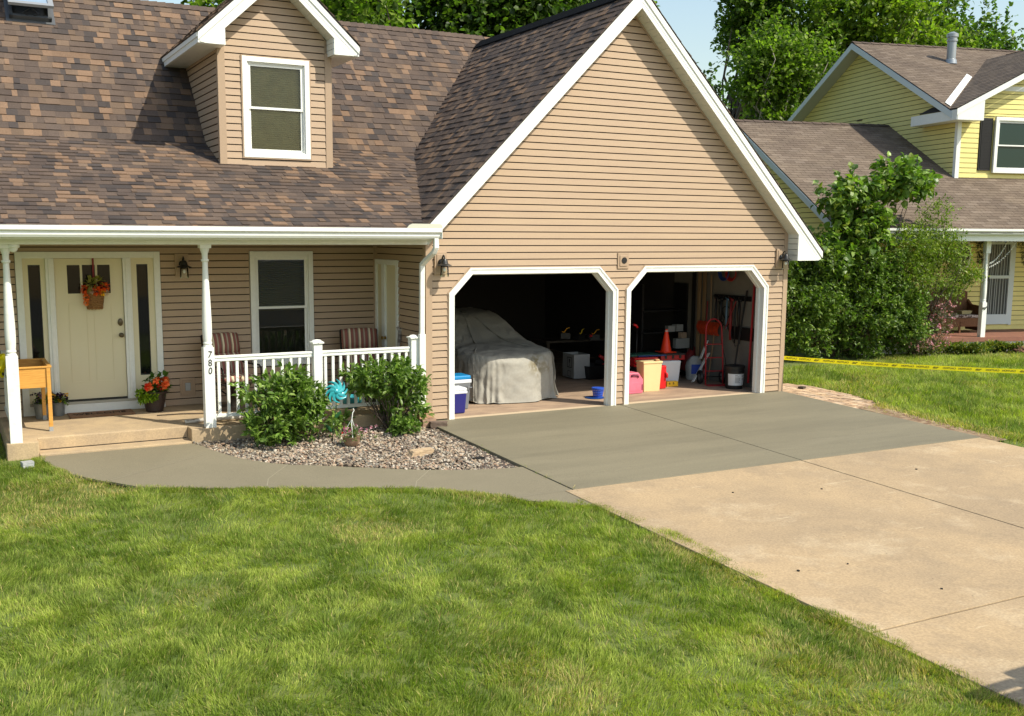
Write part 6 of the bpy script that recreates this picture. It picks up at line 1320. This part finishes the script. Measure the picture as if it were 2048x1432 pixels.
for k_ in range(6):
    q0 = -2.25+k_*.16; q1 = q0+.16
    for z0_, z1_ in ((.12, .30),): mb.quad((math.cos(q0)*.205, math.sin(q0)*.15, z0_), (math.cos(q1)*.205, math.sin(q1)*.15, z0_), (math.cos(q1)*.20, math.sin(q1)*.143, z1_), (math.cos(q0)*.20, math.sin(q0)*.143, z1_))
mb.build('blue_print', mat('sack_blue', (.02, .06, .38), .5), T)
# hand truck
RTR = mat('red_tube', (.38, .02, .025), .4)
T = thing('hand_truck', 'red two wheeled hand truck with a looped top handle in the right bay', 'hand truck', (6.36, 1.22, 0), -.3); mb = MB(); 
pts = [(-.17, -.05, .0), (-.165, 0, .6), (-.155, .05, .98)]+[(.155*math.cos(a), .05+.03*math.sin(a), 1.02+.19*math.sin(a)) for a in [math.pi-math.pi*i/10 for i in range(11)]]+[(.155, .05, .98), (.165, 0, .6), (.17, -.05, 0)]
mb.tube(pts, .014, 8, cap=True); mb.build('frame', RTR, T, smooth=True)
mb = MB()
for z in (.25, .5, .75): mb.tube([(-.165, .0, z), (0, -.02, z), (.165, 0, z)], .009, 6)
mb.build('crossbars', RTR, T); MB().box(-.19, .19, -.24, -.04, .0, .012).build('toe_plate', RTR, T)
for s in (-1, 1): wl = MB().lathe([(.06, -.02), (.12, -.026), (.13, 0), (.12, .026), (.06, .02)], M=Matrix.Translation((s*.22, .10, .13)) @ Matrix.Rotation(math.pi/2, 4, 'Y'), n=24).build('wheel', BLACK, T, smooth=40); MB().lathe([(.001, -.022), (.06, -.02), (.06, .02), (.001, .022)], M=Matrix.Translation((s*.22, .10, .13)) @ Matrix.Rotation(math.pi/2, 4, 'Y'), n=18).build('rim', GPL, wl)
mb = MB(); mb.tube([(-.22, .1, .13), (.22, .1, .13)], .01, 6); mb.build('axle', BLACKM, T)
for i, (a, b, w_, lab) in enumerate((((6.09, 1.48, .03), (6.56, 1.62, .52), .03, 'white trim board leaning diagonally past the hand truck, the nearer one'), ((6.45, 1.72, .42), (6.67, 1.8, .74), .022, 'short white trim board leaning behind the nearer diagonal board'))):
    mb = MB(); A = Vector(a); B = Vector(b); rtube(mb, [A, B], .018, .06); tag(mb.build('trim_board', WHITE), lab, 'board', 'white trim boards')
# bucket
T = thing('bucket', 'black lidded bucket with white printed label at the right side of the right bay', 'bucket', (6.37, .66, 0)); MB().lathe([(.145, 0), (.15, .02), (.17, .30), (.178, .305), (.178, .345), (.172, .35), (.172, .37), (.185, .372), (.187, .41), (.17, .42), (.15, .415), (.001, .41)], n=32).build('pail', BLACK, T, smooth=35)
mb = MB(); m1, nn = 22, 0
for i in range(m1):
    a0 = -math.pi*.95+math.pi*.95*i/m1; a1 = -math.pi*.95+math.pi*.95*(i+1)/m1; r0, r1 = .1575, .171
    mb.quad((math.cos(a0)*r0, math.sin(a0)*r0, .07), (math.cos(a1)*r0, math.sin(a1)*r0, .07), (math.cos(a1)*r1, math.sin(a1)*r1, .28), (math.cos(a0)*r1, math.sin(a0)*r1, .28))
mb.build('label', mat('label_white', (.62, .64, .64), .5), T, smooth=True); mb = MB()
for z, a0, a1 in ((.255, -2.2, -1.9), (.225, -2.2, -1.75), (.20, -2.2, -1.6), (.18, -2.2, -1.65), (.16, -2.2, -1.6), (.14, -2.2, -1.7), (.12, -2.2, -1.62), (.24, -1.4, -1.0), (.22, -1.4, -1.1), (.19, -1.4, -1.0), (.17, -1.4, -1.05)):
    for i in range(3):
        b0 = a0+(a1-a0)*i/3; b1 = a0+(a1-a0)*(i+1)/3; q = .160+.012*(z-.07)/.2; mb.quad(*[(math.cos(t)*q, math.sin(t)*q, zz) for t, zz in ((b0, z), (b1, z), (b1, z+.008), (b0, z+.008))])
mb.build('label_print', mat('print_grey', (.12, .12, .13), .6), T)
# wall tools along the right wall
XW = W-.165
T = thing('tool_rail', 'black tool rail with hooks on the right garage wall', 'rack', (XW, 1.15, 1.60)); MB().box(-.02, 0, -.5, .5, -.045, .045).build('rail', BLACK, T)
for i in range(7): MB().tube([(-.02, -.42+i*.14, 0), (-.09, -.42+i*.14, -.01), (-.10, -.42+i*.14, .03)], .008, 5).build('hook', BLACKM, T)
def longtool(name, label, cat, A, B, r_, m, head=None, hm=None):
    A = Vector(A); B = Vector(B); T = thing(name, label, cat, A); MB().tube([(0, 0, 0), B-A], r_, 8).build('handle', m, T)
    if head: head(T, B-A)
    return T
longtool('broom', 'black broom handle leaning from the bucket up to the right wall', 'broom', (6.46, .78, .30), (6.66, .74, 1.75), .016, BLACKM, lambda T, d: MB().box(-.05, .05, -.12, .12, -.28, 0).build('brush', BLACK, T))
for k_, (A_, B_, r0_, m_, lab_) in enumerate((((XW-.10, 1.42, 1.52), (XW-.08, 1.12, .98), .012, BLACK, 'black folding saw slung diagonally below the tool rail'), ((XW-.12, .92, 1.55), (XW-.10, 1.22, 1.02), .010, mat('dull_red', (.22, .02, .02), .5), 'thin red handled grabber slung the other way across the tools'), ((XW-.14, 1.60, .02), (XW-.06, 1.50, 1.35), .014, mat('pale_wood', (.22, .15, .08), .6), 'wooden rake handle standing behind the hand truck'), ((6.55, 1.75, .02), (XW-.05, 1.80, 1.5), .012, mat('dull_red', (.22, .02, .02), .5), 'dull red pipe leaning behind the white boards'))):
    longtool('pole', lab_, 'tool', A_, B_, r0_, m_)
o = MB().tube([(XW-.03, 1.30+.16*math.cos(q*.42), 1.18+.22*math.sin(q*.42)+.01*q) for q in range(32)], .009, 6).build('cord_coil', BLACK, smooth=True); tag(o, 'black extension cord coiled on the right wall under the tool rail', 'cord')
longtool('rake', 'dim red pole standing in the corner right of the broom', 'pole', (6.60, .55, .1), (6.62, .50, 1.95), .02, mat('red_pole_paint', (.35, .015, .02), .4))
longtool('level', 'yellow level standing beside the red pole at the right jamb', 'level', (6.66, .42, .9), (6.67, .42, 1.55), .022, YEL)
for i, (y, l, m, r_, lab) in enumerate(((1.50, .45, BLACK, .025, 'black hand saw hanging at the left end of the tool rail'), (1.36, .42, BLACK, .03, 'black caulk gun hanging second on the tool rail'), (1.20, .55, mat('tool_bluegrey', (.10, .18, .26), .4), .02, 'blue grey pry bar hanging on the tool rail'), (1.08, .75, mat('dull_red', (.22, .02, .02), .5), .03, 'dull red shovel blade hanging on the tool rail'), (.96, .8, BLACK, .018, 'black long handled pruner on the tool rail'), (.86, .5, BLACK, .03, 'black garden fork hanging at the right of the tool rail'))):
    T = thing('hanging_tool', lab, 'tool', (XW-.09, y, 1.58)); mb = MB(); mb.tube([(0, 0, 0), (.0, .01, -l*.5), (0, 0, -l)], [r_*.7, r_, r_*.8], 7); mb.tube([(0, -.05, -.02), (0, .05, .02)], r_*.6, 6); mb.build('tool', m, T, smooth=True)
SH = mat('shovel_orange', (.42, .045, .012), .45)
T = thing('snow_shovel', 'orange red ribbed snow shovel scoop hung on the right wall behind the hand truck', 'shovel', (XW-.06, 1.68, 1.0)); mb = MB(); V = []; nn = 15
for j in range(5):
    for i in range(nn): y = -.34+.68*i/(nn-1); z = .12-.25*j/4; V.append((-.07*math.sin(j/4*math.pi)*1.0-.008*(i % 2)-.02, y*(1-.16*j/4), z))
mb.add(V, [(j*nn+i, j*nn+i+1, (j+1)*nn+i+1, (j+1)*nn+i) for j in range(4) for i in range(nn-1)]); mb.build('scoop', SH, T); MB().tube([(0, 0, .1), (.0, .02, 1.0)], .016, 7).build('handle', mat('pale_wood', (.22, .15, .08), .6), T)
for (y, m, lab) in ((1.32, mat('hose_blue', (.015, .05, .22), .4), 'coiled blue hose hanging high on the right wall'), (1.12, mat('hose_red', (.35, .02, .015), .4), 'coiled red cord hanging high beside the blue hose')):
    T = thing('hose_coil', lab, 'hose', (XW-.07, y, 2.05)); mb = MB()
    for q in range(4): R = .10+.014*q; mb.tube([(-.01*q, math.cos(a)*R, math.sin(a)*R) for a in [i*math.pi/9 for i in range(19)]], .011, 6)
    mb.build('coil', m, T, smooth=True)
o = MB().box(-.03, 0, -.30, .30, -.12, .12).build('wall_panel', BLACK, bevel=.01); o.location = (XW, .86, .96); tag(o, 'black panel mounted on the right garage wall above the bucket', 'panel')
for i, (y, m, lab) in enumerate(((2.05, mat('tan_board', (.25, .17, .09), .7), 'tan board standing upright against the right wall'), (1.90, mat('pale_wood', (.22, .15, .08), .6), 'thin wooden pole upright to the right of the tan board'), (2.22, BLACKM, 'dark pole upright to the left of the tan board'))):
    T = thing('upright_board', lab, 'board', (XW-.05, y, 0), 0, 'long boards standing by the right wall'); MB().box(-.02, .02, -.03, .03, 0, 2.3).build('board', m, T)
T = thing('shelf_unit', 'dark shelf unit deep in the right bay holding white boxes', 'shelf', (6.15, 2.65, 0))
for z in (.08, .50, .88, 1.3): MB().box(-.55, .55, -.2, .2, z-.02, z).build('shelf', BLACK, T)
for sx in (-.53, .53): MB().box(sx-.02, sx+.02, -.2, .2, 0, 1.8).build('upright', BLACK, T)
bx('carton', 'white carton with faint print on the shelf just right of the cone', 'carton', (6.50, 2.50, .88), (.17, .14, .13), WCARD, .1); bx('carton', 'wide pale sheet box hanging lower at the shelf front', 'carton', (6.49, 2.36, .56), (.33, .10, .19), mat('pale_box', (.26, .27, .26), .7), 0)
bx('carton', 'small tan carton on top of the wide pale box', 'carton', (6.53, 2.38, .752), (.13, .1, .11), mat('tan_carton', (.36, .26, .18), .8), .1); bx('carton', 'white carton at the left of the shelf above the cone', 'carton', (6.30, 2.48, .88), (.15, .12, .11), WCARD, -.1)
T = thing('duffel_bag', 'dull red bag slumped on the floor behind the white sack', 'bag', (6.62, 2.25, 0)); mb = MB(); mb.tube([(-.1, 0, .12), (.0, 0, .38), (.1, .0, .58)], [.11, .12, .05], 10); mb.build('bag', mat('dull_red', (.22, .02, .02), .5), T, smooth=True)
for i, (pts, lab) in enumerate((([(6.62, 1.1, 1.3), (6.6, 1.05, .9), (6.62, .95, .72), (6.63, .85, .78), (6.63, .85, 1.0)], 'black cord hanging in a loop under the tool rail'), ([(6.6, 1.28, 1.2), (6.58, 1.3, .8), (6.6, 1.2, .5), (6.6, 1.15, .3)], 'thin black cable hanging by the hand truck'))):
    tag(MB().tube(pts, .008, 6).build('cord', BLACK, smooth=True), lab, 'cord')

# ================================================================== NEIGHBOUR PORCH THINGS
def nthing(name, label, cat, u, v, z, rz=0, group=None): x, y = nloc(u, v); return thing(name, label, cat, (x, y, z), NR+rz, group)
WK = mat('brown_wicker', (.17, .075, .03), .75, (.11, .05, .022), 30, bump=.8, bscale=60)
T = nthing('wicker_settee', 'brown wicker settee with rounded back on the yellow house porch', 'settee', .15, 1.35, .32)
mb = MB(); mb.box(-.58, .58, -.32, .28, .30, .38); mb.box(-.60, -.50, -.34, .28, .0, .30) if False else None
for sx in (-.56, 0, .56): mb.box(sx-.025, sx+.025, -.34, -.29, 0, .32)
mb.box(-.58, .58, -.34, -.31, .16, .38); mb.build('seat', WK, T, bevel=.01)
mb = MB(); pl = [(-.66, .30)]+[(-.62+1.24*i/12, 1.02+.10*math.sin(math.pi*i/12)) for i in range(13)]+[(.66, .30)]; mb.prism([(x, .24, z) for x, z in pl], (0, .06, 0)); mb.build('backrest', WK, T, bevel=.02)
for s in (-1, 1):
    mb = MB(); mb.prism([(s*.62, -.36, .05), (s*.62, -.38, .62), (s*.62, .1, .66), (s*.62, .26, .80), (s*.62, .26, .05)], (s*.05, 0, 0)); mb.tube([(s*.645, -.38, .63), (s*.645, .1, .67), (s*.645, .26, .80)], .035, 8); mb.build('armrest', WK, T)
MB().box(-.55, .55, -.33, .22, .38, .46).build('seat_cushion', mat('floral_cushion', (.42, .36, .33), .8, (.06, .03, .025), 16, contrast=(.48, .54)), T, bevel=.03)
T = nthing('small_tray', 'small pale tray resting on the wicker settee cushion', 'tray', .42, 1.25, .785); MB().prism([(-.12, -.1, 0), (.12, -.1, 0), (.16, -.12, .09), (-.16, -.12, .09)], (0, .2, 0)).build('tray', mat('pale_tray', (.40, .34, .18), .6), T)
r = np.random.default_rng(55)
for (u0, v0, lab, P_) in ((0, 0, 'dark evergreen garland hanging down beside the yellow porch post', [(-.16, .15, 2.62, .10, .08, .12), (-.12, .15, 2.42, .09, .08, .16), (-.10, .15, 2.2, .07, .07, .12)]), (0, 0, 'dark garland draped down at the right edge of the yellow porch', [(.98, .12, 2.62, .10, .08, .12), (1.1, .12, 2.42, .08, .08, .16), (1.14, .12, 2.2, .07, .07, .13), (.5, .12, 2.66, .45, .08, .03)])):
    C, D_, K = blobs_pts([p+(1,) for p in P_], 700, r, .2); x0_, y0_ = nloc(0, 0); T = nthing('garland', lab, 'garland', 0, 0, 0, 0, 'porch garlands'); V, F, CC = leaves(C, D_+r.normal(0, .5, D_.shape), np.full(len(C), .06), palcols(len(C), [(.012, .018, .01), (.02, .028, .015)], r), 3, .2); npmesh('garland_needles', V, F, LEAF, CC, T)
for k_, (a, b, lab) in enumerate((((.05, -.02, 2.12), (.52, -.02, 2.66), 'string of tiny white lights from the post to the beam, the steeper one'), ((.05, -.02, 2.03), (.80, -.02, 2.66), 'string of tiny white lights from the post to the beam, the longer one'))):
    T = nthing('string_lights', lab, 'string lights', 0, 0, 0, 0, 'porch string lights'); A = Vector(a); B = Vector(b); pts = [A.lerp(B, t/14)-Vector((0, 0, .10*4*(t/14)*(1-t/14))) for t in range(15)]; MB().tube(pts, .004, 4).build('wire', WHITE, T); mb = MB()
    for p in pts: mb.tube([p, p+Vector((.004, 0, -.03))], [.006, .01], 5)
    mb.build('bulbs', WHITE, T)
mb = MB(); mb.box(-.12, .12, -.01, 0, -.02, .02) 
T = nthing('post_ornament', 'small dark bow tied on the white porch post of the yellow house', 'bow', 0, -.02, 1.03); mb = MB(); mb.tube([(-.06, -.01, 0), (0, -.02, .01), (.06, -.01, .03)], [.02, .008, .02], 6); mb.tube([(0, -.02, 0), (-.03, -.02, -.05)], .008, 5); mb.build('bow', BLACK, T)

# ================================================================== WORK TRUCK (beside the photographer; casts the corner shadow)
T = thing('work_truck', 'white work van parked on the driveway beside the photographer, seen only by its shadow', 'van', (2.2, -13.0, gz(-13.0)))
TP = mat('truck_white', (.7, .7, .7), .3, spec=.5)
mb = MB(); mb.prism([(-.90, 2.3, .42), (-.90, 2.36, 1.1), (-.90, 2.06, 2.39), (-.90, -3.0, 2.42), (-.90, -3.1, .42)], (1.8, 0, 0)); mb.build('body', TP, T, bevel=.05)
for sx in (-.80, .80):
    for y in (1.5, -2.1): MB().lathe([(.2, -.11), (.35, -.11), (.38, 0), (.35, .11), (.2, .11)], M=Matrix.Translation((sx, y, .38)) @ Matrix.Rotation(math.pi/2, 4, 'Y'), n=24).build('wheel', BLACK, T, smooth=40)
MB().prism([(-.915, 1.7, 1.35), (-.915, 1.55, 2.1), (-.915, .6, 2.15), (-.915, .6, 1.35)], (.01, 0, 0)).build('side_window', GLASS, T)
mb = MB(); x0, x1, yv = -1.39, -.90, 1.92
mb.box(x0, x1, yv-.03, yv+.03, 2.32, 2.39); mb.box(x0, x0+.07, yv-.03, yv+.03, 1.5, 2.32); mb.box(x1-.10, x1, yv-.03, yv+.03, 2.2, 2.32); mb.box(x0+.07, x1, yv-.03, yv+.03, 1.5, 2.2); mb.build('tow_mirror', BLACK, T)
